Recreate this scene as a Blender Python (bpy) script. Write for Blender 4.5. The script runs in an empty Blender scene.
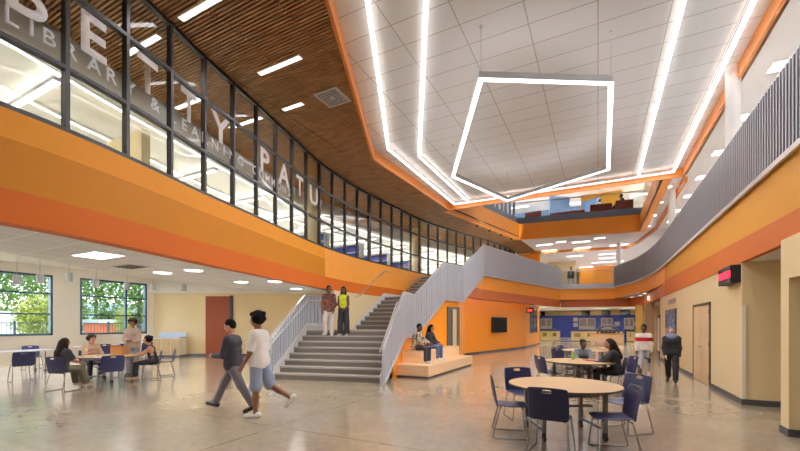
import bpy, bmesh, math, random
import numpy as np
from mathutils import Vector, Matrix
random.seed(7)
rng = np.random.default_rng(3)
S = bpy.context.scene
COL = S.collection
PI = math.pi
TH = math.atan(198/385.)            # camera is turned this far left of the long wall
cT, sT = math.cos(TH), math.sin(TH)

# ------------------------------------------------------------------ materials
def lin(h):
    h = h.lstrip('#'); r = [int(h[i:i+2], 16)/255 for i in (0, 2, 4)]
    return tuple((x/12.92 if x <= .04045 else ((x+.055)/1.055)**2.4) for x in r) + (1,)
def nm(name):
    m = bpy.data.materials.new(name); m.use_nodes = True
    nt = m.node_tree
    for n in list(nt.nodes): nt.nodes.remove(n)
    out = nt.nodes.new('ShaderNodeOutputMaterial')
    return m, nt, out
def N(nt, t, **kw):
    n = nt.nodes.new(t)
    for k, v in kw.items():
        if k in n.inputs: n.inputs[k].default_value = v
        else: setattr(n, k, v)
    return n
MATS = {}
def mat(name, col, rough=.6, metal=0., var=.06, scale=6., bump=0., spec=.5, coat=0.):
    """plain procedural material: colour mottled by noise"""
    if name in MATS: return MATS[name]
    m, nt, out = nm(name); L = nt.links.new
    b = N(nt, 'ShaderNodeBsdfPrincipled'); b.inputs['Roughness'].default_value = rough
    b.inputs['Metallic'].default_value = metal; b.inputs['Specular IOR Level'].default_value = spec
    b.inputs['Coat Weight'].default_value = coat
    tc = N(nt, 'ShaderNodeTexCoord'); no = N(nt, 'ShaderNodeTexNoise'); no.inputs['Scale'].default_value = scale
    no.inputs['Detail'].default_value = 3
    L(tc.outputs['Object'], no.inputs['Vector'])
    c = lin(col)
    mx = N(nt, 'ShaderNodeMix', data_type='RGBA')
    mx.inputs['A'].default_value = tuple(x*(1-var) for x in c[:3])+(1,)
    mx.inputs['B'].default_value = tuple(min(1, x*(1+var)) for x in c[:3])+(1,)
    L(no.outputs['Fac'], mx.inputs['Factor']); L(mx.outputs['Result'], b.inputs['Base Color'])
    if bump:
        bp = N(nt, 'ShaderNodeBump'); bp.inputs['Strength'].default_value = bump; bp.inputs['Distance'].default_value = .01
        L(no.outputs['Fac'], bp.inputs['Height']); L(bp.outputs['Normal'], b.inputs['Normal'])
    L(b.outputs[0], out.inputs[0]); MATS[name] = m; return m
def emit(name, col, s):
    if name in MATS: return MATS[name]
    m, nt, out = nm(name); e = N(nt, 'ShaderNodeEmission'); e.inputs['Color'].default_value = lin(col); e.inputs['Strength'].default_value = s
    nt.links.new(e.outputs[0], out.inputs[0]); MATS[name] = m; return m
def glass(name, tint='ffffff', refl=.9):
    m, nt, out = nm(name); L = nt.links.new
    t = N(nt, 'ShaderNodeBsdfTransparent'); t.inputs[0].default_value = lin(tint)
    g = N(nt, 'ShaderNodeBsdfGlossy'); g.inputs['Roughness'].default_value = .01
    f = N(nt, 'ShaderNodeFresnel'); ge = N(nt, 'ShaderNodeNewGeometry'); io = N(nt, 'ShaderNodeMapRange')   # same reflectance on both faces of a pane
    io.inputs['To Min'].default_value = 1.45; io.inputs['To Max'].default_value = 1/1.45
    L(ge.outputs['Backfacing'], io.inputs['Value']); L(io.outputs[0], f.inputs[0])
    k = N(nt, 'ShaderNodeMath', operation='MULTIPLY'); k.inputs[1].default_value = refl
    L(f.outputs[0], k.inputs[0])
    mx = N(nt, 'ShaderNodeMixShader'); L(k.outputs[0], mx.inputs[0]); L(t.outputs[0], mx.inputs[1]); L(g.outputs[0], mx.inputs[2])
    L(mx.outputs[0], out.inputs[0]); MATS[name] = m; return m
def zsplit(name, stops, rough=.55, tilt=0.):
    """painted stripes: constant colour bands by height (object z), tilt = rise of a band per metre of y"""
    m, nt, out = nm(name); L = nt.links.new
    b = N(nt, 'ShaderNodeBsdfPrincipled'); b.inputs['Roughness'].default_value = rough; b.inputs['Specular IOR Level'].default_value = .2
    tc = N(nt, 'ShaderNodeTexCoord'); sp = N(nt, 'ShaderNodeSeparateXYZ'); L(tc.outputs['Object'], sp.inputs[0])
    mu = N(nt, 'ShaderNodeMath', operation='MULTIPLY_ADD'); L(sp.outputs[1], mu.inputs[0]); mu.inputs[1].default_value = -tilt
    L(sp.outputs[2], mu.inputs[2])
    mr = N(nt, 'ShaderNodeMapRange'); mr.inputs['From Min'].default_value = 0; mr.inputs['From Max'].default_value = 10
    L(mu.outputs[0], mr.inputs['Value'])
    r = N(nt, 'ShaderNodeValToRGB'); r.color_ramp.interpolation = 'CONSTANT'
    while len(r.color_ramp.elements) < len(stops): r.color_ramp.elements.new(.5)
    for e, (z, c) in zip(r.color_ramp.elements, stops): e.position = z/10; e.color = lin(c)
    L(mr.outputs[0], r.inputs[0])
    no = N(nt, 'ShaderNodeTexNoise'); no.inputs['Scale'].default_value = 2.; L(tc.outputs['Object'], no.inputs['Vector'])
    hv = N(nt, 'ShaderNodeHueSaturation'); ma = N(nt, 'ShaderNodeMapRange'); ma.inputs['To Min'].default_value = .96; ma.inputs['To Max'].default_value = 1.04
    L(no.outputs['Fac'], ma.inputs['Value']); L(ma.outputs[0], hv.inputs['Value']); L(r.outputs[0], hv.inputs['Color'])
    L(hv.outputs[0], b.inputs['Base Color']); L(b.outputs[0], out.inputs[0]); MATS[name] = m; return m
def floor_mat():
    m, nt, out = nm('polished_concrete'); L = nt.links.new
    b = N(nt, 'ShaderNodeBsdfPrincipled'); tc = N(nt, 'ShaderNodeTexCoord')
    n1 = N(nt, 'ShaderNodeTexNoise'); n1.inputs['Scale'].default_value = .55; n1.inputs['Detail'].default_value = 6; n1.inputs['Roughness'].default_value = .65
    n2 = N(nt, 'ShaderNodeTexNoise'); n2.inputs['Scale'].default_value = 9; n2.inputs['Detail'].default_value = 5
    for n in (n1, n2): L(tc.outputs['Object'], n.inputs['Vector'])
    r = N(nt, 'ShaderNodeValToRGB'); e = r.color_ramp.elements
    e[0].position = .3; e[0].color = lin('786a57'); e[1].position = .7; e[1].color = lin('9d8d77')
    ad = N(nt, 'ShaderNodeMix'); ad.inputs['Factor'].default_value = .35
    L(n1.outputs['Fac'], ad.inputs['A']); L(n2.outputs['Fac'], ad.inputs['B']); L(ad.outputs['Result'], r.inputs[0])
    br = N(nt, 'ShaderNodeTexBrick'); br.inputs['Scale'].default_value = 1; br.inputs['Brick Width'].default_value = 4.5; br.inputs['Row Height'].default_value = 4.5
    br.inputs['Mortar Size'].default_value = .008; br.inputs['Mortar'].default_value = (.45, .45, .45, 1); br.offset = 0
    br.inputs['Color1'].default_value = br.inputs['Color2'].default_value = (1, 1, 1, 1)
    L(tc.outputs['Object'], br.inputs['Vector'])
    mu = N(nt, 'ShaderNodeMix', data_type='RGBA', blend_type='MULTIPLY'); mu.inputs['Factor'].default_value = 1
    L(r.outputs[0], mu.inputs['A']); L(br.outputs['Color'], mu.inputs['B']); L(mu.outputs['Result'], b.inputs['Base Color'])
    rr = N(nt, 'ShaderNodeMapRange'); rr.inputs['To Min'].default_value = .10; rr.inputs['To Max'].default_value = .25
    L(n1.outputs['Fac'], rr.inputs['Value']); L(rr.outputs[0], b.inputs['Roughness'])
    b.inputs['Specular IOR Level'].default_value = .6
    L(b.outputs[0], out.inputs[0]); MATS['floor'] = m; return m
def tile_mat(name, col, w, h, line='8f8a84', rough=.8, mortar=.012):
    m, nt, out = nm(name); L = nt.links.new
    b = N(nt, 'ShaderNodeBsdfPrincipled'); b.inputs['Roughness'].default_value = rough; tc = N(nt, 'ShaderNodeTexCoord')
    br = N(nt, 'ShaderNodeTexBrick'); br.offset = 0; br.inputs['Scale'].default_value = 1
    br.inputs['Brick Width'].default_value = w; br.inputs['Row Height'].default_value = h; br.inputs['Mortar Size'].default_value = mortar
    c = lin(col); br.inputs['Color1'].default_value = c; br.inputs['Color2'].default_value = tuple(x*.96 for x in c[:3])+(1,)
    br.inputs['Mortar'].default_value = lin(line)
    L(tc.outputs['Object'], br.inputs['Vector']); L(br.outputs['Color'], b.inputs['Base Color']); L(b.outputs[0], out.inputs[0]); MATS[name] = m; return m
def wood_mat(name, c0, c1, sx=1., sy=14., rough=.45):
    m, nt, out = nm(name); L = nt.links.new
    b = N(nt, 'ShaderNodeBsdfPrincipled'); b.inputs['Roughness'].default_value = rough; tc = N(nt, 'ShaderNodeTexCoord')
    mp = N(nt, 'ShaderNodeMapping'); mp.inputs['Scale'].default_value = (sx, sy, sy)
    no = N(nt, 'ShaderNodeTexNoise'); no.inputs['Scale'].default_value = 2; no.inputs['Detail'].default_value = 4
    r = N(nt, 'ShaderNodeValToRGB'); e = r.color_ramp.elements; e[0].position = .3; e[1].position = .7
    e[0].color = lin(c0); e[1].color = lin(c1)
    L(tc.outputs['Object'], mp.inputs[0]); L(mp.outputs[0], no.inputs['Vector']); L(no.outputs['Fac'], r.inputs[0])
    L(r.outputs[0], b.inputs['Base Color']); L(b.outputs[0], out.inputs[0]); MATS[name] = m; return m
def patch_mat(name, cols, scale=5., rough=.85, kind='voronoi'):
    """cloth with a printed pattern"""
    if name in MATS: return MATS[name]
    m, nt, out = nm(name); L = nt.links.new
    b = N(nt, 'ShaderNodeBsdfPrincipled'); b.inputs['Roughness'].default_value = rough; tc = N(nt, 'ShaderNodeTexCoord')
    if kind == 'noise': t = N(nt, 'ShaderNodeTexNoise'); t.inputs['Scale'].default_value = scale; o = t.outputs['Fac']
    else: t = N(nt, 'ShaderNodeTexVoronoi'); t.inputs['Scale'].default_value = scale; o = t.outputs['Distance']
    L(tc.outputs['Object'], t.inputs['Vector'])
    r = N(nt, 'ShaderNodeValToRGB'); r.color_ramp.interpolation = 'CONSTANT'
    while len(r.color_ramp.elements) < len(cols): r.color_ramp.elements.new(.5)
    for i, (e, c) in enumerate(zip(r.color_ramp.elements, cols)):
        e.position = (.3+.4*i/len(cols)) if (kind == 'noise' and i) else i/len(cols)*.8; e.color = lin(c)
    L(o, r.inputs[0]); L(r.outputs[0], b.inputs['Base Color']); L(b.outputs[0], out.inputs[0]); MATS[name] = m; return m

ORL, ORM, ORR = 'd58a22', 'b87309', 'bf5e13'
M = dict(
 floor=floor_mat(),
 band_left=zsplit('paint_left', [(0, ORR), (3.28, ORM), (3.9, ORL)]),
 band_left2=zsplit('paint_left_far', [(0, ORR), (3.28, 'e3963c')]),
 band_right=zsplit('paint_right', [(0, 'be641f'), (3.09, 'ca8b20')], tilt=.02),
 orange=mat('orange_paint', 'f59a1c', .5, var=.03, scale=1.5),
 orange_trim=mat('orange_trim_paint', 'c4752a', .5, var=.03),
 orange_far=mat('orange_deep_paint', 'ee9a34', .5, var=.03),
 red=mat('rust_red_paint', 'bd6433', .5, var=.03),
 cream=mat('cream_paint', 'dfc99b', .6, var=.02, scale=1.5),
 cream2=mat('pale_cream_paint', 'eee8da', .6, var=.02, scale=1.5),
 white=mat('white_paint', 'e6e3de', .7, var=.02),
 tile=tile_mat('acoustic_tile', 'cdcfd0', 1.2, .6, line='9c9c9c'),
 tile2=tile_mat('lay_in_tile', 'd3d9e0', .6, .6, line='f0eeec', mortar=.014),
 farceil=mat('far_ceiling_white', 'ded5cf', .8, var=.02),
 slat=wood_mat('walnut_slat', '875a30', 'ae7c47', 1, 3, .5),
 back=mat('dark_felt', '15100d', .95),
 bronze=mat('dark_bronze', '2b2422', .4, .3, var=.05),
 base=mat('rubber_base', '4d4c4e', .6),
 rail_r=mat('grey_painted_metal', '7e7a7d', .45, .35, var=.10, scale=14),
 rail_l=mat('pale_grey_metal', 'b4b8c1', .45, .3, var=.05, scale=9),
 railcap=mat('light_metal_cap', 'c3c0bd', .35, .5),
 chrome=mat('chrome', '9c9da1', .25, 1.),
 steel=mat('brushed_steel', 'a9a8a6', .35, .9),
 navy=mat('navy_plastic', '1b2046', .42, var=.05),
 black=mat('black_plastic', '17161a', .5),
 screen=mat('black_screen', '120f12', .15),
 ltop=wood_mat('maple_laminate', 'aa8552', 'b7925d', 1, 6, .4),
 ledge=mat('dark_edge_band', '54463a', .5),
 plywood=wood_mat('pale_plywood', 'dcb387', 'e8c69b', 1, 8, .5),
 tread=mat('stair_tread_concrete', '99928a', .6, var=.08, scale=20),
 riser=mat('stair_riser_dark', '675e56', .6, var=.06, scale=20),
 stringer=mat('stringer_white_paint', 'cfcdca', .5),
 doorw=wood_mat('birch_door', 'd3b284', 'ddc198', 8, 1, .45),
 rust=mat('rust_brown_panel', '7d3300', .7, var=.08, scale=2),
 blue=mat('royal_blue_wall', '3046ac', .5, var=.05),
 lblue=mat('light_blue_panel', '7391b8', .5),
 yellow=mat('yellow_wall', 'e8a92a', .5),
 teal=mat('teal_window_frame', '2f4a56', .4, .3),
 pendgrey=mat('pendant_grey', 'b4b4b6', .5),
 winglass=glass('window_glass', 'ffffff', .8),
 curtain=glass('curtain_glass', 'e6e8e4', 1.0),
 guard=glass('guard_glass', 'e4e8ea', .7),
 vinyl=mat('white_vinyl', 'f8fbff', .6),
 vinyl2=mat('frosted_vinyl', 'e4e8ea', .6),
 strip=emit('light_diffuser', 'f7f8ff', 15),
 panel=emit('panel_diffuser', 'f7f8ff', 12),
 panel2=emit('commons_fill_glow', 'f2f6ff', 50),
 panel4=emit('walkway_diffuser', 'f7f8ff', 45),
 panel3=emit('servery_diffuser', 'fffaf2', 34),
 dl=emit('downlight_diffuser', 'fff6ea', 14),
 libstrip=emit('library_diffuser', 'fffaf2', 11),
 led=emit('red_led', 'ff2030', 2.2),
 exit=emit('exit_red', 'ff2a20', 1.6),
 menu=mat('menu_screen_dark', '1b1b22', .3),
 grass=mat('grass_ground', '7c8a58', .9, var=.2, scale=1),
 leaf1=mat('leaf_green', '65853a', .7, var=.35, scale=3),
 leaf2=mat('leaf_yellow_green', '96a045', .7, var=.3, scale=3),
 bark=mat('bark', '5a4838', .9),
 maroon=mat('maroon_vinyl', '7c3028', .5),
)

# ------------------------------------------------------------------ mesh builder
class MB:
    def __init__(s): s.v = []; s.f = []
    def add(s, v, f):
        o = len(s.v); s.v += [tuple(p) for p in v]; s.f += [tuple(i+o for i in q) for q in f]; return s
    def box(s, x0, x1, y0, y1, z0, z1):
        return s.add([(x0,y0,z0),(x1,y0,z0),(x1,y1,z0),(x0,y1,z0),(x0,y0,z1),(x1,y0,z1),(x1,y1,z1),(x0,y1,z1)],
                     [(0,3,2,1),(4,5,6,7),(0,1,5,4),(1,2,6,5),(2,3,7,6),(3,0,4,7)])
    def obox(s, c, size, rz=0.):
        a, b, h = size[0]/2, size[1]/2, size[2]/2; co, si = math.cos(rz), math.sin(rz); v = []
        for z in (-h, h):
            for x, y in ((-a,-b),(a,-b),(a,b),(-a,b)): v.append((c[0]+x*co-y*si, c[1]+x*si+y*co, c[2]+z))
        return s.add(v, [(0,3,2,1),(4,5,6,7),(0,1,5,4),(1,2,6,5),(2,3,7,6),(3,0,4,7)])
    def prism(s, poly, z0, z1):
        n = len(poly)
        ar = sum(poly[i][0]*poly[(i+1)%n][1]-poly[(i+1)%n][0]*poly[i][1] for i in range(n))
        if ar < 0: poly = poly[::-1]
        z0f = z0 if callable(z0) else (lambda x, y: z0); z1f = z1 if callable(z1) else (lambda x, y: z1)
        v = [(x,y,z0f(x,y)) for x,y in poly]+[(x,y,z1f(x,y)) for x,y in poly]
        return s.add(v, [tuple(range(n))[::-1], tuple(range(n,2*n))]+[(i,(i+1)%n,n+(i+1)%n,n+i) for i in range(n)])
    def ribbon(s, path, t, zb=None, zt=None):
        """wall along a plan path; points (x,y) with zb/zt numbers, or (x,y,zb,zt). t>0 thickens to the left of travel"""
        P = [p if len(p) == 4 else (p[0],p[1],zb,zt) for p in path]; n = len(P); v = []
        for i, p in enumerate(P):
            a = Vector((P[max(i-1,0)][0], P[max(i-1,0)][1])); b = Vector((p[0],p[1])); c = Vector((P[min(i+1,n-1)][0], P[min(i+1,n-1)][1]))
            d1 = (b-a).normalized() if (b-a).length > 1e-6 else (c-b).normalized()
            d2 = (c-b).normalized() if (c-b).length > 1e-6 else d1
            n1 = Vector((-d1.y,d1.x)); n2 = Vector((-d2.y,d2.x)); m = n1+n2
            m = m/max(m.dot(n1), .35) if m.length > 1e-6 else n1
            q = b+m*t
            v += [(b.x,b.y,p[2]),(b.x,b.y,p[3]),(q.x,q.y,p[3]),(q.x,q.y,p[2])]
        f = []
        for i in range(n-1):
            o = 4*i
            for k in range(4): f.append((o+k, o+4+k, o+4+(k+1)%4, o+(k+1)%4))
        f += [(0,1,2,3), tuple(4*(n-1)+k for k in (3,2,1,0))]
        if t > 0: pass
        return s.add(v, f)
    def tube(s, pts, r, n=8, closed=False):
        P = [Vector(p) for p in pts]; m = len(P); rings = []; up = None
        R = r if isinstance(r, (list, tuple)) else [r]*m
        for i, p in enumerate(P):
            if closed: t = (P[(i+1)%m]-P[i-1]).normalized()
            else: t = (P[min(i+1,m-1)]-P[max(i-1,0)]).normalized()
            if up is None:
                up = t.orthogonal().normalized()
            up = (up-t*up.dot(t)); up = up.normalized() if up.length > 1e-5 else t.orthogonal().normalized()
            w = t.cross(up)
            k = 1.
            if not closed and 0 < i < m-1:
                d1 = (P[i]-P[i-1]).normalized(); k = 1/max(.5, d1.dot(t))
            rings.append([p+(up*math.cos(2*PI*j/n)+w*math.sin(2*PI*j/n))*R[i]*min(k,1.4) for j in range(n)])
        v = [q for g in rings for q in g]; f = []
        for i in range(m if closed else m-1):
            a, b = i*n, ((i+1)%m)*n
            for j in range(n): f.append((a+j, a+(j+1)%n, b+(j+1)%n, b+j))
        if not closed: f += [tuple(range(n))[::-1], tuple((m-1)*n+j for j in range(n))]
        return s.add(v, f)
    def lathe(s, prof, n=24, c=(0,0,0)):
        """prof: (r, z) from bottom to top"""
        v = [(c[0]+r*math.cos(2*PI*j/n), c[1]+r*math.sin(2*PI*j/n), c[2]+z) for r, z in prof for j in range(n)]; f = []
        for i in range(len(prof)-1):
            for j in range(n): f.append((i*n+j, i*n+(j+1)%n, (i+1)*n+(j+1)%n, (i+1)*n+j))
        f += [tuple(range(n))[::-1], tuple((len(prof)-1)*n+j for j in range(n))]
        return s.add(v, f)
    def disc(s, c, r, h, n=32, ax='z'):
        o = len(s.v); s.lathe([(r,-h/2),(r,h/2)], n)
        for i in range(o, len(s.v)):
            x, y, z = s.v[i]
            if ax == 'x': x, y, z = z, x, y
            elif ax == 'y': x, y, z = x, z, y
            s.v[i] = (x+c[0], y+c[1], z+c[2])
        return s
    def ball(s, c, r, n=10):
        r = r if isinstance(r, (list, tuple)) else (r, r, r)
        prof = [(max(1e-4, math.cos(a)), math.sin(a)) for a in [(-.5+i/n)*PI for i in range(n+1)]]
        o = len(s.v); s.lathe(prof, n*2)
        for i in range(o, len(s.v)): x, y, z = s.v[i]; s.v[i] = (c[0]+x*r[0], c[1]+y*r[1], c[2]+z*r[2])
        return s
    def mesh(s, name, off=(0,0,0)):
        me = bpy.data.meshes.new(name); me.from_pydata([(a-off[0],b-off[1],c-off[2]) for a,b,c in s.v], [], s.f); me.validate(); return me
    def build(s, name, m, parent=None, world=False, smooth=None, bevel=0., fix=True):
        off = tuple(parent.location) if (world and parent) else (0,0,0)
        if world and parent and parent.parent: off = tuple(parent.location+parent.parent.location)
        me = s.mesh(name, off)
        if fix:
            bm = bmesh.new(); bm.from_mesh(me); bmesh.ops.recalc_face_normals(bm, faces=bm.faces); bm.to_mesh(me); bm.free()
        if smooth is not None:
            me.polygons.foreach_set('use_smooth', [True]*len(me.polygons)); me.set_sharp_from_angle(angle=math.radians(smooth))
        me.materials.append(m)
        o = bpy.data.objects.new(name, me); COL.objects.link(o)
        if parent: o.parent = parent
        if bevel:
            b = o.modifiers.new('bevel', 'BEVEL'); b.width = bevel; b.segments = 2; b.limit_method = 'ANGLE'; b.harden_normals = False
        return o
def tag(o, label=None, cat=None, group=None, kind=None):
    if label: o['label'] = label
    if cat: o['category'] = cat
    if group: o['group'] = group
    if kind: o['kind'] = kind
    return o
def empty(name, loc=(0,0,0), rz=0., label=None, cat=None, group=None, kind=None):
    o = bpy.data.objects.new(name, None); COL.objects.link(o); o.location = loc; o.rotation_euler = (0,0,rz); o.empty_display_size = .1
    return tag(o, label, cat, group, kind)
def copy_tree(o, parent=None):
    c = o.copy(); COL.objects.link(c); c.parent = parent
    for ch in list(o.children): copy_tree(ch, c)
    return c
def struct(name, mb, m, label, cat, **kw):
    return tag(mb.build(name, m, **kw), label, cat, kind='structure')

# ------------------------------------------------------------------ the curved wall's plan line
CP = [(-6.3,-6),(-6.38,-2),(-6.42,0),(-6.47,1.94),(-6.53,2.6),(-6.70,3.45),(-6.93,4.36),(-7.13,5.05),(-7.36,6.06),(-7.58,7.0),(-7.78,7.8),(-8.12,9.2),
      (-8.42,10.65),(-8.58,12.4),(-8.56,14.2),(-8.4,16.3),(-8.15,19.0),(-7.45,21.6),(-6.88,23.4),(-6.1,26.2),(-5.5,29.6)]
def spline(P, k=10):
    out = []
    for i in range(len(P)-1):
        p0, p1, p2, p3 = (Vector(P[max(i-1,0)]), Vector(P[i]), Vector(P[i+1]), Vector(P[min(i+2,len(P)-1)]))
        for j in range(k):
            t = j/k; out.append(tuple(.5*((2*p1)+(p2-p0)*t+(2*p0-5*p1+4*p2-p3)*t*t+(3*p1-p0-3*p2+p3)*t**3)))
    out.append(tuple(P[-1])); return out
CV = np.array(spline(CP)); CS = np.concatenate([[0], np.cumsum(np.hypot(*np.diff(CV, axis=0).T))])
def cx(y): return float(np.interp(y, CV[:,1], CV[:,0]))
def cs(y): return float(np.interp(y, CV[:,1], CS))
def cpt(s):
    x = float(np.interp(s, CS, CV[:,0])); y = float(np.interp(s, CS, CV[:,1])); e = .05
    t = Vector((np.interp(s+e,CS,CV[:,0])-np.interp(s-e,CS,CV[:,0]), np.interp(s+e,CS,CV[:,1])-np.interp(s-e,CS,CV[:,1]))).normalized()
    return x, y, t
def cpath(y0, y1, off=0., step=.35):
    s0, s1 = cs(y0), cs(y1); n = max(2, int((s1-s0)/step)); r = []
    for i in range(n+1):
        x, y, t = cpt(s0+(s1-s0)*i/n); r.append((x-t.y*off, y+t.x*off))
    return r
ZB, ZG, ZW, ZC = 2.86, 4.27, 7.15, 7.45       # band bottom, upper floor, wood ceiling, white ceiling
def edge(y):                                   # right-hand edge of the wood ceiling
    return float(np.interp(y, [-1.001,-1,5.26,11.02,17.6,25.6,31], [2.8,-1.19,-4.15,-6.72,-6.41,-4.5,-4.1]))

# ------------------------------------------------------------------ setting
struct('floor', MB().box(-22,9,-8,50,-.2,0), M['floor'], 'polished grey-brown concrete floor of the whole hall', 'floor')
struct('ground', MB().box(-90,-20.75,-40,90,-.5,-.15), M['grass'], 'open ground outside behind the left windows', 'ground')

# left curved band
struct('wall_left_band', MB().ribbon(cpath(-6,10.7),.25,ZB,ZG), M['band_left'], 'curved three-tone orange fascia under the library glass', 'wall', smooth=30)
struct('wall_left_band_far', MB().ribbon(cpath(10.7,29.6),.25,ZB,ZG), M['band_left2'], 'far end of the curved orange fascia behind the stairs', 'wall', smooth=30)
struct('wall_left_lower', MB().ribbon(cpath(11.3,19),.2,0,ZB), M['cream'], 'cream wall beside the landing under the curved orange fascia', 'wall', smooth=30)
# floor slab of the library
lib = [(x,y) for x,y in cpath(-6,29.6,.25)]
struct('floor_library', MB().prism([(-20,-6)]+lib+[(-5.75,30),(-5.75,47),(-20,47)], 4.075, ZG-.02), M['white'], 'library floor slab behind the curved glass', 'floor')
# soffit over the left commons, 3 m deep
sof = cpath(-6,11.3,.25)
struct('ceiling_left', MB().prism(sof+[(-11.0,11.3),(-10.9,9),(-11.0,7.9),(-10.8,5.6),(-9.06,2.7),(-8.7,-6)], ZB, ZB+.3), M['tile2'], 'white lay-in tile soffit under the curved fascia', 'ceiling')
struct('ceiling_commons', MB().box(-20.3,-8.6,-6,17,4.05,4.07), M['white'], 'high white ceiling by the left windows', 'ceiling')
# window wall, with two openings
wl = MB(); WX = -20.3
WIN = [(2.0,8.13),(9.42,12.0)]
def winy(px):  # y on the window wall
    a = (px-400)/385.; rx, ry = -sT+a*cT, cT+a*sT; return WX/rx*ry
WIN = [(3.0, winy(53)), (winy(80), winy(147))]
ys = [-6]+[v for w in WIN for v in w]+[17]
for i in range(0, len(ys), 2): wl.box(WX-.3,WX,ys[i],ys[i+1],0,4.05)
for a, b in WIN: wl.box(WX-.3,WX,a,b,0,1.17); wl.box(WX-.3,WX,a,b,3.68,4.05)
struct('wall_left_window', wl, M['cream2'], 'off-white wall around the two left windows', 'wall')
for i, (a, b) in enumerate(WIN):
    w = empty('window_%d' % (i+1), (WX-.1,(a+b)/2,1.17), label=('teal-framed window behind the seated girl, far left', 'teal-framed window behind the standing woman')[i], cat='window', kind='structure')
    fr = MB()
    fr.box(WX-.2,WX,a,a+.08,1.17,3.68); fr.box(WX-.2,WX,b-.08,b,1.17,3.68); fr.box(WX-.2,WX,a,b,1.17,1.25); fr.box(WX-.2,WX,a,b,3.6,3.68)
    for z in (2.05,2.9): fr.box(WX-.17,WX-.03,a,b,z-.03,z+.03)
    if i == 1: fr.box(WX-.18,WX,a+.66*(b-a)-.04,a+.66*(b-a)+.04,1.17,3.68)
    else: fr.box(WX-.16,WX-.04,a+1.4,a+1.5,1.17,2.05)
    fr.build('window_frame', M['teal'], w, world=True)
    MB().box(WX-.11,WX-.1,a+.05,b-.05,1.2,3.65).build('pane', M['winglass'], w, world=True)
# back wall of the commons (turned), door and bulkhead
def diag(px, off=0.):
    A = Vector((-20.3,11.8)); B = Vector((-12.6,16.0)); a = (px-400)/385.; r = Vector((-sT+a*cT, cT+a*sT)); d = B-A
    t = (A.x*d.y-A.y*d.x)/(r.x*d.y-r.y*d.x); p = r*t; nn = Vector((d.y,-d.x)).normalized(); return (p.x+nn.x*off, p.y+nn.y*off)
struct('wall_commons', MB().ribbon([(-20.3,11.8),(-12.6,16.0)],.2,0,3.24), M['cream'], 'pale cream wall behind the walking men', 'wall')
struct('trim_1', MB().ribbon([(-20.3,11.8),(-12.6,16.0)],.2,3.24,4.05), M['white'], 'white bulkhead above the cream wall', 'trim')
struct('baseboard_commons', MB().ribbon([diag(156,.02),diag(330,.02)],.019,0,.12), M['base'], 'dark rubber base along the commons cream wall', 'baseboard')
struct('wall_commons_return', MB().ribbon([(-12.6,16.0),(-10.2,13.2),(-8.8,11.9)],.2,0,ZB+.35), M['cream'], 'dim cream wall behind the lower stair rail', 'wall')
d = empty('door_1', (*diag(219),0), label='tall rust-brown door in the cream wall behind the walking men', cat='door', kind='structure')
MB().ribbon([diag(206,.05),diag(230.5,.05)],.05,0,3.08).build('door_leaf', M['rust'], d, world=True)
MB().ribbon([diag(230.5,.09),diag(233,.09)],.09,0,3.12).build('door_frame', M['black'], d, world=True)

# right wall
RX = 2.58
wr = MB(); wr.box(RX,RX+.3,10.05,21.5,0,ZB)
struct('wall_right', wr, M['cream'], 'long cream wall with the double door on the right', 'wall')
struct('wall_right_alcove', MB().box(RX+.3,5,10.05,10.3,0,ZB).box(4.9,5.1,7.7,10.04,0,ZB), M['cream'], 'cream end wall of the alcove beyond the right pillar', 'wall')
struct('wall_right_near', MB().box(2.43,RX+2.4,7.45,7.72,0,ZB).box(2.43,RX+.25,4.6,7.45,2.27,ZB).box(2.43,RX+.25,-6,4.6,0,ZB).box(RX+1.9,RX+2.1,4.6,7.45,0,ZB).box(RX+.25,RX+1.9,4.4,4.6,0,ZB), M['cream'], 'cream pillar and door recess at the right edge', 'wall')
struct('ceiling_recess', MB().box(RX+.25,RX+1.9,4.6,7.45,2.27,2.4), M['white'], 'ceiling of the door recess at the right edge', 'ceiling')
struct('baseboard_right', MB().box(RX-.015,RX,10.03,21.5,0,.11).box(RX-.015,4.9,10.035,10.05,0,.11).box(2.415,2.43,7.43,7.735,0,.11).box(2.43,RX+2,7.432,7.45,0,.11), M['base'], 'dark grey rubber base along the right cream wall', 'baseboard')
struct('ceiling_alcove', MB().box(2.665,9,-6,29.5,ZB+.004,ZB+.2), M['white'], 'white soffit of the right alcove', 'ceiling')
struct('wall_right_corner_guard', MB().box(RX-.012,RX+.05,10.015,10.03,.115,2.0), M['cream2'], 'pale corner guard on the alcove corner', 'trim')
# right band: upper fascia follows the balcony, lower rust band runs straight on
BR = [(2.58,-6),(2.58,20.5),(2.52,22.3),(2.35,24.2),(2.0,26.6),(1.0,29.8)]
BL = [(1.0,29.8),(-2.36,28.95),(-5.05,18.7)]
struct('wall_right_band', MB().ribbon([(2.56,-6),(2.56,20)], -.1, ZB, 4.14), M['band_right'], 'yellow-orange fascia with a rust stripe along the right balcony', 'wall')
struct('wall_right_band_far', MB().ribbon([(2.56,20)]+[(x-.02,y) for x,y in BR[2:]]+[(1.0,29.8)], -.4, 3.4, 4.14), M['orange_far'], 'curving yellow-orange edge of the far balcony', 'wall')
struct('trim_2', MB().ribbon([(2.56,20),(2.56,28.6),(1.9,30.1),(-2.3,29.4)], -.3, ZB, 3.42), M['red'], 'rust-red bulkhead over the servery opening', 'trim')
struct('wall_bridge_band', MB().ribbon([(a,b,3.35,4.14) for a,b in BL]+[(-5.11,17.3,3.35,3.42)], -.35), M['orange_far'], 'yellow-orange edge of the bridge beside the stairs', 'wall')
struct('trim_3', MB().ribbon([(-2.36,28.97,ZB,3.36),(-5.05,18.72,ZB,3.36),(-5.11,17.25,ZB,3.36),(-5.18,16.2,ZB,2.9)], -.3), M['red'], 'rust-red stripe below the bridge edge', 'trim')
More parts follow.
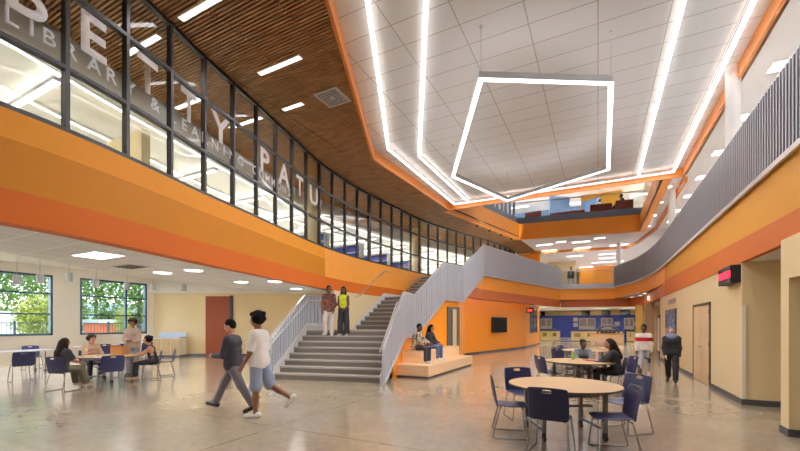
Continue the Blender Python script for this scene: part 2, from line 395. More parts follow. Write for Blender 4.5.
slab = [(x+.3,y) for x,y in BR[:-1]]+[(1.0,30.1),(-2.4,29.3),(-5.4,18.8)]+[(-8.2,18.6)]+[(x-.2,y) for x,y in cpath(19,29.6)]+[(-5.74,30),(-5.74,46),(9,46),(9,-6)]
struct('floor_balcony', MB().prism(slab, 3.95, 4.16), M['white'], 'upper floor slab of balcony and bridge', 'floor')
struct('ceiling_far_soffit', MB().prism([(2.7,20),(2.3,25),(1.05,29.85),(2.5,29.85),(2.7,28)], 3.40, 3.46), M['white'], 'small white soffit under the curving balcony', 'ceiling')
# orange wall under the bridge
OW = [(-5.45,10.2),(-5.71,11.35),(-5.90,12.6),(-5.55,14.6),(-5.25,15.6),(-5.5,16.6),(-6.25,19.6),(-5.6,22.5),(-4.5,27.8),(-4.36,34)]
def stair_under(x, y):   # underside line of the stairs
    return float(np.interp(y, [8.95,11.35,12.6,14.6,15.9,16.4,17.4,40], [.05,1.3,1.3,2.72,2.75,2.85,3.24,3.24]))
OWd = []
for i in range(len(OW)-1):
    for k in range(8):
        t = k/8; x = OW[i][0]*(1-t)+OW[i+1][0]*t; y = OW[i][1]*(1-t)+OW[i+1][1]*t; OWd.append((x,y,0,max(.05,stair_under(x,y))))
OWd.append((-4.36,34,0,3.24))
struct('wall_bridge_lower', MB().ribbon(OWd,.05), M['orange'], 'bright orange wall under the stairs and bridge', 'wall')
struct('baseboard_orange', MB().ribbon([(x+.02,y) for x,y in OW[5:]],.019,0,.11), M['base'], 'dark base along the bright orange wall', 'baseboard')
struct('ceiling_bridge', MB().prism([(-2.5,29.3),(-5.3,18.75),(-5.4,16.6),(-6.2,19.6),(-5.6,22.5),(-4.5,27.8),(-4.4,30)], 3.22, 3.3), M['white'], 'narrow soffit under the bridge beside the bright orange wall', 'ceiling')
# wood ceiling
sl = MB(); seams = [-4.9-1.2*k for k in range(-8,8)]; y = -6.; pitch = .070
while y < 31:
    x0, x1 = cx(min(y,29.6))-2.35, edge(y)
    cuts = [x0]+sorted(q for q in seams if x0+.05 < q < x1-.05)+[x1]
    for a, b in zip(cuts[:-1], cuts[1:]):
        sl.box(a+.012,b-.012,y,y+.039,ZW,ZW+.045)
    y += pitch
struct('ceiling_wood', sl, M['slat'], 'dark walnut slat ceiling along the curved glass', 'ceiling', fix=False)
ysb = [-6,-1.002,-1]+[v*.5 for v in range(-1,62)]+[31]
bk = [(edge(v),v) for v in ysb]+[(cx(min(v,29.6))-2.35,v) for v in reversed(ysb)]
struct('ceiling_wood_backing', MB().prism(bk, ZW+.10, ZW+.16), M['back'], 'black felt behind the walnut slats', 'ceiling')
# white ceiling and trims
WC = [(-1.19,-1),(-4.15,5.26),(-6.72,11.02),(-6.41,17.6),(2.85,17.6),(2.85,-1)]
struct('ceiling_white', MB().prism(WC, ZC, ZC+.15), M['tile'], 'large white acoustic tile ceiling over the atrium', 'ceiling')
struct('trim_4', MB().ribbon(WC+[WC[0]], -.07, ZW-.03, ZC+.02), M['orange_trim'], 'orange edge around the white atrium ceiling', 'trim')
struct('ceiling_right', MB().box(2.92,9,-6,26.6,ZW,ZW+.15).box(-1.3,9,-6,-1.1,ZW,ZW+.4), M['white'], 'white ceiling over the right balcony walkway', 'ceiling')
struct('ceiling_strip', MB().box(2.2,2.93,17.67,26.6,ZW+.01,ZW+.15), M['white'], 'narrow white ceiling strip with round downlights', 'ceiling')
struct('ceiling_far', MB().prism([(-4.5,25.7),(2.2,26.7),(9,26.7),(9,46),(-12,46),(-12,31),(-4.3,31)], ZW+.01, ZW+.15), M['farceil'], 'pale ceiling beyond the bridge on the upper floor', 'ceiling')
OPN = [(-6.41,17.7),(-4.5,25.6),(2.2,26.6),(2.2,17.7)]
struct('wall_opening', MB().ribbon(OPN, .3, ZW-.02, 8.12), M['orange_far'], 'orange fascia around the opening to the third floor', 'wall')
struct('trim_5', MB().ribbon([(2.86,17.7),(2.86,26),(2.3,29.8),(1.7,31.4),(-4.6,30.4)], -.12, 6.98, ZW+.02), M['orange_trim'], 'orange strip sweeping across the far upper ceiling', 'trim')
# third floor
struct('floor_third', MB().prism([(-4.8,25.9),(2.2,26.9),(9,26.9),(9,46),(-16,46),(-16,17.7),(-6.8,17.7)], 7.95, 8.52), M['white'], 'third floor slab around the high opening', 'floor')
struct('floor_third_right', MB().box(2.5,9,17.7,26.9,7.95,8.52), M['white'], 'third floor slab right of the high opening', 'floor')
struct('ceiling_third', MB().box(-16,9,17.4,46,11.7,11.9), M['farceil'], 'third floor ceiling far above', 'ceiling')
struct('wall_third_back', MB().box(-16,9,37,37.3,8.12,11.7), M['white'], 'white back wall on the third floor', 'wall')
struct('wall_third_yellow', MB().box(-1.2,1.6,33.2,33.4,8.12,11.7), M['yellow'], 'yellow wall on the third floor behind the booths', 'wall')
struct('wall_third_front', MB().box(-16,9,17.3,17.6,ZC+.16,11.7), M['white'], 'blank wall above the atrium ceiling', 'wall')
struct('wall_third_side', MB().box(-16.3,-16,17.3,46,8.12,11.7), M['white'], 'white side wall on the third floor', 'wall')
# second floor far walls
struct('wall_second_back', MB().box(-5.6,9,44,44.3,4.16,ZW), M['cream'], 'tan back wall of the upper floor', 'wall')
struct('wall_second_orange', MB().box(-1.6,2.6,41.5,41.8,4.16,ZW), M['orange'], 'glowing orange wall at the far end of the upper floor', 'wall')
struct('wall_second_pier', MB().box(-5.4,-4.0,31.3,31.6,4.16,ZW), M['orange'], 'orange pier beside the end of the curved glass', 'wall')
struct('wall_second_tan', MB().box(-4.0,-1.7,36.5,36.8,4.16,ZW), M['cream'], 'tan wall behind the two people on the bridge', 'wall')
# outer shell (keeps daylight out except through the windows)
sh = MB(); sh.box(9,9.3,-8,50,-.2,12); sh.box(-22,9.3,-8.3,-8,-.2,12); sh.box(-22,9.3,50,50.3,-.2,12); sh.box(-20.4,-20.1,-8,50,4.2,12); sh.box(-20.6,-20.3,17,50,-.2,4.3); sh.box(-20.6,-20.3,-8,-6,-.2,4.3)
struct('wall_outer', sh, M['cream2'], 'outer walls of the building', 'wall')
struct('roof', MB().box(-20.6,9.3,-8.3,17.5,8.6,8.8).box(-20.6,9.3,17.3,50.3,11.9,12.1), M['white'], 'roof above the hall', 'roof')
# library interior
struct('ceiling_library', MB().prism([(x,y) for x,y in cpath(-6,29.6,2.35)]+[(-7.9,31),(-5.9,31),(-5.9,47),(-20.2,47),(-20.2,-6)], 6.6, 6.68), M['white'], 'white ceiling inside the library', 'ceiling')
struct('trim_6', MB().ribbon(cpath(-6,29.6,2.36), .06, 6.58, 7.25), M['white'], 'white bulkhead inside the library glass', 'trim', smooth=30)
struct('wall_library_back', MB().box(-20.05,-19.9,-6,47,ZG,6.6), M['cream2'], 'pale back wall of the library', 'wall')
struct('wall_library_side', MB().box(-5.75,-5.6,29.7,47,ZG,ZW), M['cream'], 'partition between the library and the upper hall', 'wall')
struct('wall_library_end', MB().box(-20,-5.7,47,47.2,ZG,ZW), M['cream'], 'end wall of the library', 'wall')
struct('wall_library_tan', MB().box(-11.2,-9.6,5.3,5.5,ZG,6.25), M['cream'], 'tan partition inside the library', 'wall')
struct('wall_library_blue', MB().box(-19.9,-19.8,9,46,ZG,5.5), M['blue'], 'royal blue band on the library back wall', 'wall')
struct('column_library', MB().disc((-9.3,20.2,5.7),.28,2.9).disc((-9.6,11.4,5.7),.28,2.9), M['cream'], 'cream round columns inside the library', 'column', smooth=30)

# ------------------------------------------------------------------ curtain wall
cw = empty('window_3', (cx(10),10,ZG), label='long curved glass wall of the upstairs library with dark bronze mullions', cat='window', kind='structure')
MB().ribbon(cpath(-6,29.6,.07,.2), .012, ZG, ZW).build('glazing', M['curtain'], cw, world=True, smooth=30)
y0 = cs(2.65); k = -8
while True:
    s_ = y0+.885*k; k += 1
    if s_ < .2: continue
    if s_ > CS[-1]-.05: break
    x, y, t = cpt(s_); a = math.atan2(t.y,t.x)
    w = .055 if k not in (9+5,) else .15
    MB().obox((x-t.y*.06,y+t.x*.06,(ZG+ZW)/2),(w,.10,ZW-ZG),a).build('mullion', M['bronze'], cw, world=True)
for z, h in ((ZG+.03,.07),(5.17,.055),(6.26,.055),(ZW-.03,.07)):
    MB().ribbon(cpath(-6,29.6,.01,.2), .10, z-h/2, z+h/2).build('transom', M['bronze'], cw, world=True, smooth=30)
# lettering on the glass
def letter(ch, s_, z, cap, m, parent, bold=.03):
    c = bpy.data.curves.new('letter','FONT'); c.body = ch; c.size = 1; c.offset = bold; c.extrude = .0; c.resolution_u = 4
    o = bpy.data.objects.new('tmp', c); COL.objects.link(o)
    dg = bpy.context.evaluated_depsgraph_get(); me = bpy.data.meshes.new_from_object(o.evaluated_get(dg)); COL.objects.unlink(o); bpy.data.objects.remove(o)
    xs = [v.co.x for v in me.vertices]; k = cap/.73; mid = (min(xs)+max(xs))/2
    x0, y0, t = cpt(s_); base = parent.location
    for v in me.vertices:
        u = (v.co.x-mid)*k*(.8 if ch == 'T' and cap > .5 else 1); px, py, tt = cpt(s_+u); n = (tt.y,-tt.x)
        v.co = Vector((px-n[0]*.055, py-n[1]*.055, z+v.co.y*k))-base
    me.materials.append(m); q = bpy.data.objects.new('letter', me); COL.objects.link(q); q.parent = parent
    sol = q.modifiers.new('thick','SOLIDIFY'); sol.thickness = .004; sol.offset = 0
def wy(px):  # curve position seen at a photo column
    a = (px-400)/385.; rx, ry = -sT+a*cT, cT+a*sT
    ys_ = np.linspace(-2,29,4000); xs_ = np.interp(ys_, CV[:,1], CV[:,0]); return float(ys_[np.argmin(np.abs(xs_/ys_.clip(.01)-rx/ry)+(ys_<.2)*99)])
sg = empty('sign_lettering', (cx(5)+.05,5,5.55), label='row of large white capital letters on the upper library glass', cat='sign')
for ch, px in zip('BETTYPATU', (30,97,150.5,191.5,223,267,286,301.5,315.5)): letter(ch, cs(wy(px)), 5.59, .61, M['vinyl'], sg, .024)
sg2 = empty('sign_lettering', (cx(5)+.05,5,5.28), label='line of small white capital letters below the large ones on the glass', cat='sign')
for ch, px in zip('LIBRARY&', (14,34,52,74,97,115,133,158)): letter(ch, cs(wy(px)), 5.36, .22, M['vinyl2'], sg2, .015)
txt = 'LEARNING COMMONS'; sA, sB = cs(wy(176)), cs(wy(291))
for i, ch in enumerate(txt):
    if ch != ' ': letter(ch, sA+(sB-sA)*i/(len(txt)-1), 5.36, .22, M['vinyl2'], sg2, .015)

# ------------------------------------------------------------------ railings
def resample(path, p):
    out = []
    for a, b in zip(path[:-1], path[1:]):
        L = math.hypot(b[0]-a[0], b[1]-a[1]); n = max(1, round(L/p))
        for i in range(n):
            t = i/n; out.append(tuple(a[j]*(1-t)+b[j]*t for j in range(4)))
    out.append(tuple(path[-1])); return out
def rail_thing(root, path, m, side=-1, pitch=.11, sheet=None, cap=True, handrail=None, rib=.055):
    """solid panel with upright ribs on the side facing the hall (side: -1 = right of travel)"""
    P = resample(path, pitch)
    MB().ribbon([(x,y,a,b) for x,y,a,b in path], .02*side*-1).build('backing_panel', sheet or m, root, world=True)
    rb = MB()
    for a, b in zip(P[:-1], P[1:]):
        L = math.hypot(b[0]-a[0], b[1]-a[1]); ux, uy = (b[0]-a[0])/L, (b[1]-a[1])/L; nx, ny = (-uy*side, ux*side)
        h = rib/2; mx, my = (a[0]+b[0])/2, (a[1]+b[1])/2; dz0, dz1 = (b[2]-a[2])/L, (b[3]-a[3])/L; z0, z1 = (a[2]+b[2])/2, (a[3]+b[3])/2
        o = []
        for s in (-h, h):
            for t in (0, .03): o.append((mx+ux*s+nx*t, my+uy*s+ny*t, s))
        v = [(x,y,z0+dz0*s+.03) for x,y,s in o]+[(x,y,z1+dz1*s-.02) for x,y,s in o]
        rb.add(v, [(0,1,3,2),(4,6,7,5),(0,4,5,1),(1,5,7,3),(3,7,6,2),(2,6,4,0)])
    rb.build('slat_panel', m, root, world=True)
    if cap:
        MB().ribbon([(x,y,b-.01,b+.045) for x,y,a,b in path], .07*-side).build('top_rail', M['railcap'], root, world=True)
        MB().ribbon([(x+.0,y,a-.05,a+.04) for x,y,a,b in path], .05*side).build('bottom_rail', M['railcap'], root, world=True)
bx = [(2.53,-6),(2.53,20.5),(2.47,22.3),(2.3,24.2),(1.95,26.6),(.97,29.75)]
r = empty('balcony_railing', (2.53,8,4.14), label='long grey slatted railing along the right upper balcony', cat='railing')
rail_thing(r, [(x,y,4.16,5.52) for x,y in bx], M['rail_r'], side=1, pitch=.115, sheet=mat('rail_gap_grey','4d4a4e',.6))
r = empty('balcony_railing', (-.6,29.3,4.14), label='clear glass railing across the far bridge between two slatted ones', cat='railing')
MB().ribbon([(.95,29.72),(-2.3,28.92)], -.015, 4.3, 5.3).build('glass_panel', M['guard'], r, world=True)
MB().tube([(.95,29.7,5.34),(-2.33,28.9,5.34)], .03).build('top_rail', M['steel'], r, world=True)
MB().ribbon([(.95,29.7),(-2.33,28.9)], -.05, 4.1, 4.42).build('base_plate', M['rail_l'], r, world=True)
for t in (0.02,.34,.66,.98): MB().tube([(.95-3.28*t,29.72-.8*t,4.2),(.95-3.28*t,29.72-.8*t,5.32)], .018).build('post', M['steel'], r, world=True)
r = empty('stair_railing', (-5.3,12,0), label='long pale grey panel railing rising up the right side of the stairs to the bridge', cat='railing')
RR = [(-2.31,28.95,4.1,5.5),(-4.98,18.7,4.05,5.5),(-5.15,15.9,2.62,4.08),(-5.5,14.6,2.62,4.08),(-5.85,12.6,1.2,2.66),(-5.66,11.35,1.2,2.66),(-5.1,8.95,0.03,.98)]
rail_thing(r, RR, M['rail_l'], side=1, pitch=.17, rib=.14)
MB().tube([(-5.1,8.93,0.0),(-5.1,8.93,.97)], .035).build('newel_post', M['rail_l'], r, world=True)
hp = [(-5.36,9.2,.85),(-5.95,11.35,2.35),(-6.1,12.6,2.38),(-5.72,14.6,3.78)]
MB().tube(hp, .022).build('handrail', M['railcap'], r, world=True)
r = empty('stair_railing', (-8.7,9.5,0), label='pale grey panel railing with white handrail on the left of the lower stairs', cat='railing')
LR = [(-8.55,8.35,.15,1.22),(-9.02,10.4,1.55,2.62),(-8.62,11.35,1.58,2.62)]
rail_thing(r, LR, M['rail_l'], side=-1, pitch=.15, rib=.11)
MB().tube([(-8.46,8.25,1.05),(-8.9,10.35,2.42),(-8.55,11.2,2.45)], .024).build('handrail', M['railcap'], r, world=True)
MB().tube([(-8.55,8.33,0),(-8.55,8.33,1.2)], .03).build('newel_post', M['rail_l'], r, world=True)
r = empty('wall_handrail', (-8.4,13.5,1.5), label='steel handrail on the orange curve beside the upper stairs', cat='handrail')
MB().tube([(cx(12.7)+.09,12.7,2.7),(cx(12.9)+.1,12.9,2.75),(cx(14.9)+.1,14.9,4.0),(cx(15.4)+.1,15.4,4.0)], .02).build('rail', M['steel'], r, world=True)
for y_, z_ in ((13.1,2.87),(14.7,3.87)): MB().tube([(cx(y_),y_,z_-.07),(cx(y_)+.1,y_,z_-.07),(cx(y_)+.1,y_,z_)], .01).build('bracket', M['steel'], r, world=True)
r = empty('guard_rail', (-8.0,17,2.85), label='bent steel pipe guard at the top stair landing', cat='handrail')
MB().tube([(-8.05,16.6,2.86),(-8.05,16.6,3.75),(-7.9,17.4,3.95),(-7.9,17.4,2.9)], .02).build('rail', M['steel'], r, world=True)
MB().disc((-8.05,16.6,2.87),.05,.02,16).build('base_plate', M['steel'], r, world=True)

# ------------------------------------------------------------------ stairs
st = empty('staircase', (-7,9,0), label='wide concrete staircase climbing from the hall to the bridge', cat='staircase')
def flight(BLp, BRp, TLp, TRp, z0, n, floor0=False):
    rise = 1.423/n
    def at(p, q, t): return (p[0]+(q[0]-p[0])*t, p[1]+(q[1]-p[1])*t)
    for i in range(n-1):
        t0, t1 = i/(n-1), (i+1)/(n-1)
        a, b, c, d = at(BLp,TLp,t0), at(BRp,TRp,t0), at(BRp,TRp,t1+.02), at(BLp,TLp,t1+.02)
        zt = z0+(i+1)*rise; zb = max(0.0, zt-rise-.03)
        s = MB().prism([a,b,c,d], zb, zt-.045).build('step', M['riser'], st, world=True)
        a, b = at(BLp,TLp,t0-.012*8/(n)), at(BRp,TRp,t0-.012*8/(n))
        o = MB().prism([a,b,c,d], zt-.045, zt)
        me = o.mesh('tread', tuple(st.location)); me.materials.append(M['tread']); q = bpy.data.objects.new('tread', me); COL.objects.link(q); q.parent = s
F1 = ((-8.51,8.44),(-5.34,9.17),(-8.96,10.35),(-5.88,11.2)); F2 = ((-8.5,12.75),(-6.0,12.6),(-8.5,14.9),(-5.67,14.6)); F3 = ((-8.35,16.2),(-5.34,15.9),(-8.1,18.5),(-5.15,18.4))
flight(*F1, 0, 8); flight(*F2, 1.423, 8); flight(*F3, 2.846, 8)
for z, poly in ((1.423,[F1[2],F1[3],(-6.0,12.7),(-8.5,12.85),(-8.6,11.4)]), (2.846,[F2[2],F2[3],(-5.34,16.0),(-8.35,16.3)])):
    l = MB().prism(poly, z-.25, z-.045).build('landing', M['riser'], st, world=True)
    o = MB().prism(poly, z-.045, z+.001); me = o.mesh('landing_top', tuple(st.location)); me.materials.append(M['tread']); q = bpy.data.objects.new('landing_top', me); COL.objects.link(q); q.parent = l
MB().ribbon([(-8.5,8.28,0,.12),(-8.5,8.42,0,.34),(-8.98,10.4,1.2,1.66),(-8.6,11.35,1.25,1.66)], .07).build('stringer', M['stringer'], st, world=True)
MB().ribbon([(cx(12.7)+.03,12.7,1.3,1.58),(cx(12.9)+.03,12.9,1.4,1.74),(cx(14.9)+.03,14.9,2.7,3.02),(cx(16.2)+.03,16.2,2.7,3.0)], -.06).build('stringer', M['stringer'], st, world=True)
MB().ribbon([(-5.22,9.05,0,.22),(-5.78,11.2,1.2,1.6),(-5.92,12.6,1.25,1.62),(-5.57,14.6,2.6,3.04),(-5.22,15.9,2.65,3.06),(-5.07,18.5,3.8,4.4)], .05).build('stringer', M['stringer'], st, world=True)

# tiered wooden seating
bl = empty('tiered_bench', (-5.1,12.5,0), label='two-step pale plywood seating beside the stairs', cat='bench')
MB().box(-5.72,-4.45,10.5,15,.06,.385).build('lower_tier', M['plywood'], bl, world=True, bevel=.008)
MB().box(-5.72,-4.92,11.15,14.75,.386,.77).build('upper_tier', M['plywood'], bl, world=True, bevel=.008)
MB().box(-5.70,-4.50,10.56,14.95,0,.06).build('toe_kick', M['base'], bl, world=True)

# ------------------------------------------------------------------ lights
def bar_light(name, pts, z, label, cat='light', w=.088, h=.09, m=None, hm=None, closed=False, cables=None, group=None, up=False):
    c = (sum(p[0] for p in pts)/len(pts), sum(p[1] for p in pts)/len(pts), z)
    e = empty(name, c, label=label, cat=cat, group=group)
    P = list(pts)+([pts[0], pts[1]] if closed else [])
    def strip(off, wd, z0, z1, nm_, mt, par):
        segs = MB()
        Q = pts
        n = len(Q); rng_ = range(n) if closed else range(n-1)
        mit = []
        for i in range(n):
            a, b, c2 = Vector(Q[i-1]), Vector(Q[i]), Vector(Q[(i+1)%n])
            if not closed and i == 0: d = (c2-b).normalized(); m_ = Vector((-d.y,d.x))
            elif not closed and i == n-1: d = (b-a).normalized(); m_ = Vector((-d.y,d.x))
            else:
                d1, d2 = (b-a).normalized(), (c2-b).normalized(); n1 = Vector((-d1.y,d1.x)); m_ = n1+Vector((-d2.y,d2.x)); m_ = m_/max(m_.dot(n1),.3)
            mit.append((b-m_*wd/2, b+m_*wd/2))
        for i in rng_:
            (a0,a1),(b0,b1) = mit[i], mit[(i+1)%n]
            segs.prism([tuple(a0),tuple(b0),tuple(b1),tuple(a1)], z0, z1)
        return segs.build(nm_, mt, par, world=True)
    strip(0, w, z+.012, z+h, 'housing', hm or M['white'], e)
    strip(0, w*.98, z, z+.012, 'diffuser', m or M['strip'], e)
    if up: strip(0, w*.6, z+h, z+h+.006, 'uplight_diffuser', up, e)
    for (x, y) in (cables or []):
        MB().tube([(x,y,z+h),(x,y,ZC-.002)], .006, 6).disc((x,y,ZC-.013),.035,.02,12).build('cable', M['steel'], e, world=True)
    return e
UP = emit('uplight_glow', 'fff4ea', 1.6)
bar_light('linear_light', [(-1.45,1.2),(-3.57,5.71),(-6.0,10.85),(-5.98,17.25),(2.48,17.28),(2.42,8.73),(2.42,.2)], 7.25, 'long bright line of light around the edge of the white ceiling', cables=[(-3.57,5.71),(-6.0,10.85),(2.46,12)], up=UP)
bar_light('linear_light', [(-.4,1.4),(-2.66,6.17),(-5.35,11.83),(-5.3,17.27)], 7.26, 'bent line of light just inside the left edge light of the white ceiling', cables=[(-2.66,6.17),(-5.35,11.83)], up=UP)
bar_light('linear_light', [(1.3,.5),(1.33,8.2),(1.37,17.3)], 7.26, 'straight line of light parallel to the right edge of the white ceiling', cables=[(1.32,5),(1.35,12)], up=UP)
PZ = 6.4
bar_light('pendant_light', [(-2.04,7.43),(.23,8.74),(.28,13.55),(-3.13,15.15),(-4.18,11.89)], PZ, 'five-sided light frame hanging on cables in the middle of the white ceiling', w=.10, h=.14, hm=mat('fixture_grey','908d89',.5), closed=True, up=emit('ceiling_fill_glow','fbfaff',3.6),  # glowing top face added to brighten the tile ceiling above
          cables=[(-2.04,7.43),(.23,8.74),(.28,13.55),(-3.13,15.15),(-4.18,11.89)])
def rect_light(name, x0, x1, y0, y1, z, label, group=None, m='panel', frame='white'):
    e = empty(name, ((x0+x1)/2,(y0+y1)/2,z), label=label, cat='light', group=group)
    f = .02
    MB().box(x0-f,x1+f,y0-f,y0,z-.014,z).box(x0-f,x1+f,y1,y1+f,z-.014,z).box(x0-f,x0,y0,y1,z-.014,z).box(x1,x1+f,y0,y1,z-.014,z).build('frame', M[frame], e, world=True)
    MB().box(x0,x1,y0,y1,z-.010,z).build('diffuser', M[m], e, world=True)
    return e
def round_light(name, x, y, z, r, label, group=None, m='dl'):
    e = empty(name, (x,y,z), label=label, cat='light', group=group)
    MB().lathe([(r*1.12,-.012),(r*1.12,0)], 28, (x,y,z)).build('trim_ring', M['white'], e, world=True, smooth=30)
    MB().lathe([(r,-.018),(r,-.011)], 28, (x,y,z)).build('diffuser', M[m], e, world=True, smooth=30)
rect_light('ceiling_light', -6.72,-5.5,4.34,4.44,ZW, 'thin light bar in the walnut ceiling, nearest the camera', 'light bars in the walnut ceiling', m='strip')
rect_light('ceiling_light', -6.64,-5.48,6.09,6.19,ZW, 'thin two-part light bar in the walnut ceiling above the vent', 'light bars in the walnut ceiling', m='strip')
rect_light('ceiling_light', -7.2,-6.58,7.4,7.5,ZW, 'short light bar in the walnut ceiling, last of the row', 'light bars in the walnut ceiling', m='strip')
for k_, (x0, x1, y_) in enumerate([(-8.6,-7.5,4.4),(-9.2,-8.0,7.4),(-9.6,-8.5,6.1)]):
    rect_light('ceiling_light', x0,x1,y_,y_+.1,ZW, ['light bar inside the glass behind the second large letter','light bar inside the glass behind the last T of the first word','light bar inside the glass behind the first T'][k_], 'light bars in the walnut ceiling', m='strip')
v = empty('air_vent', (-5.76,7.6,ZW), label='square grey air vent in the walnut ceiling', cat='vent')
MB().box(-6.1,-5.42,7.28,7.92,ZW-.012,ZW-.002).build('frame', M['pendgrey'], v, world=True)
lv = MB()
for i in range(3):
    f = .26-.075*i; lv.box(-5.76-f,-5.76+f,7.6-f,7.6-f+.03,ZW-.03,ZW-.012).box(-5.76-f,-5.76+f,7.6+f-.03,7.6+f,ZW-.03,ZW-.012).box(-5.76-f,-5.76-f+.03,7.6-f,7.6+f,ZW-.03,ZW-.012).box(-5.76+f-.03,-5.76+f,7.6-f,7.6+f,ZW-.03,ZW-.012)
lv.build('louver', mat('louver_grey','8b8986',.5), v, world=True)
for i, y_ in enumerate((1.6,3.95,6.3,8.65,11.04,13.35,15.7,18.04,20.4,22.75,25.0)):
    rect_light('ceiling_light', 3.3,3.65,y_-.2,y_+.2,ZW, m='panel4', label='square light over the right balcony walkway, number %s along the row' % ['one','two','three','four','five','six','seven','eight','nine','ten','eleven'][i], group='square lights over the right walkway')
for i, y_ in enumerate((18.7,20.9,23.2,25.6)):
    round_light('downlight', 2.54,y_,ZW+.01,.1, 'round downlight in the narrow white strip, %s from the atrium ceiling' % ['nearest','second','third','farthest'][i], 'downlights in the white strip')
far = [(-3.83,-2.78,28.3),(-2.5,-1.9,27.8),(-1.55,-.48,28.4),(-3.78,-2.72,30.6),(-1.54,-.45,30.7),(-.2,.4,27.7),(.74,1.85,30.7),(.07,1.23,34.2),(.07,1.25,36.2),(-.5,2.0,38.5),(-2.22,-1.07,34.0),(-4.0,-2.8,38),(-1.6,-.4,41),(3.6,4.8,30),(3.6,4.8,35)]
nmz = 'first second third fourth fifth sixth seventh eighth ninth tenth eleventh twelfth thirteenth fourteenth fifteenth'.split()
for i, (a, b, y_) in enumerate(far):
    rect_light('ceiling_light', a,b,y_-.13,y_+.13,ZW, 'light panel in the pale ceiling past the bridge, %s of the scatter' % nmz[i], 'light panels past the bridge', m='panel')
rect_light('ceiling_light', -8.42,-7.6,3.45,3.92,ZB, 'rectangular light in the tile soffit over the seated group', m='panel')
v = empty('air_vent', (-8.9,4.75,ZB), label='grey slotted vent in the tile soffit beside the rectangular light', cat='vent')
MB().box(-9.3,-8.6,4.5,4.95,ZB-.01,ZB-.001).build('frame', M['pendgrey'], v, world=True)
lv = MB()
for i in range(5): lv.box(-9.25,-8.65,4.55+.075*i,4.58+.075*i,ZB-.02,ZB-.01)
lv.build('louver', M['base'], v, world=True)
for i, (x, y_) in enumerate([(-9.28,5.6),(-8.24,5.68),(-9.26,7.87),(-8.27,8.2),(-9.28,10.2)]):
    round_light('downlight', x,y_,ZB,.19, 'round white downlight in the left soffit, %s from the window side' % ['first','second','third','fourth','fifth'][i], 'round downlights in the left soffit', m='panel3')
for i, (x, y_) in enumerate([(-7.6,1.5),(-7.6,-1),(-13.5,1),(-13.5,5),(-13.5,9),(-17.5,1),(-17.5,5),(-17.5,9)]):  # unseen panels added to light the commons
    z = ZB if x > -9 else 4.05
    rect_light('ceiling_light', x-.45,x+.45,y_-.25,y_+.25,z, m='panel2' if z > 3 else 'panel', label='added unseen ceiling panel light of the left commons, %s of the run' % nmz[i], group='added panel lights of the left commons')
for i, (x, y_) in enumerate([(-5.42,19.6),(-4.95,21.6),(-4.4,23.8),(-3.85,26.0)]):  # fill lamps added out of view to brighten the orange wall
    round_light('downlight', x,y_,3.22,.12, 'added unseen downlight under the bridge along the bright orange wall, %s from the stairs' % nmz[i], 'added downlights under the bridge', m='panel4')
# under the right balcony / servery
for i, (x, y_) in enumerate([(3.9,23),(3.9,26.5)]):
    rect_light('ceiling_light', x-.4,x+.4,y_-.25,y_+.25,ZB, ['panel light in the soffit past the long cream wall','panel light near the servery columns'][i], 'panel lights in the right soffit')
for i, (x, y_) in enumerate([(2.35,25.7),(2.25,27.2),(1.9,28.6)]):
    round_light('downlight', x,y_,3.40,.08, 'small downlight under the curving balcony edge, %s from camera' % ['nearest','second','farthest'][i], 'downlights under the curving balcony')
# servery ceiling
struct('ceiling_servery', MB().prism([(2.4,30.2),(-2.3,29.6),(-4.4,28.0),(-10,33),(-10,48),(9,48),(9,29.6)], 3.08, 3.2), M['white'], 'low white ceiling of the servery', 'ceiling')
for i in range(8):
    x, y_ = -4.2+2.2*(i%4), 34+5*(i//4)
    rect_light('ceiling_light', x-.6,x+.6,y_-.15,y_+.15,3.08, m='panel3', label='long light panel in the servery ceiling, %s' % nmz[i], group='servery ceiling lights')
# library lights
k_ = 0
for y_ in (3.6,7.9,10.4,13,15.6,18.2,20.8,23.4,26,28.6,31.2,33.8,36.4,39,42):
    xa = cx(min(y_,29.6))-2.6
    bar_light('linear_light', [(xa,y_),(xa-(3.2 if y_ < 9 else 6.5),y_)], 6.32, 'linear pendant inside the library, %s from the left along the glass' % nmz[k_], w=.12, h=.1, m=M['libstrip'], hm=M['pendgrey'], group='linear pendants in the library', up=emit('library_fill_glow','fffaf2',8)); k_ += 1  # glowing pendant tops added to brighten the library ceiling
xs_ = [(x,y) for x,y in cpath(-2,29,2.55)]
bar_light('linear_light', xs_, 6.5, 'continuous curved light line behind the small letters', w=.06, h=.07, m=M['libstrip'])
bar_light('linear_light', [(x-1.7,y) for x,y in xs_], 6.5, 'second curved light line deeper inside the library', w=.07, h=.07, m=M['libstrip'])
bar_light('linear_light', [(-15,14),(-15,44)], 6.5, 'straight light line deep inside the library', w=.12, h=.07, m=M['libstrip'])
# third floor lights
for i, (x, y_) in enumerate([(-8,28),(-4,29),(0,30),(4,30),(-6,34),(-2,35),(3,35),(-10,22)]):
    rect_light('ceiling_light', x-.8,x+.8,y_-.2,y_+.2,11.7, m='panel3', label='light panel on the third floor ceiling, %s of the scatter' % nmz[i], group='third floor ceiling lights')
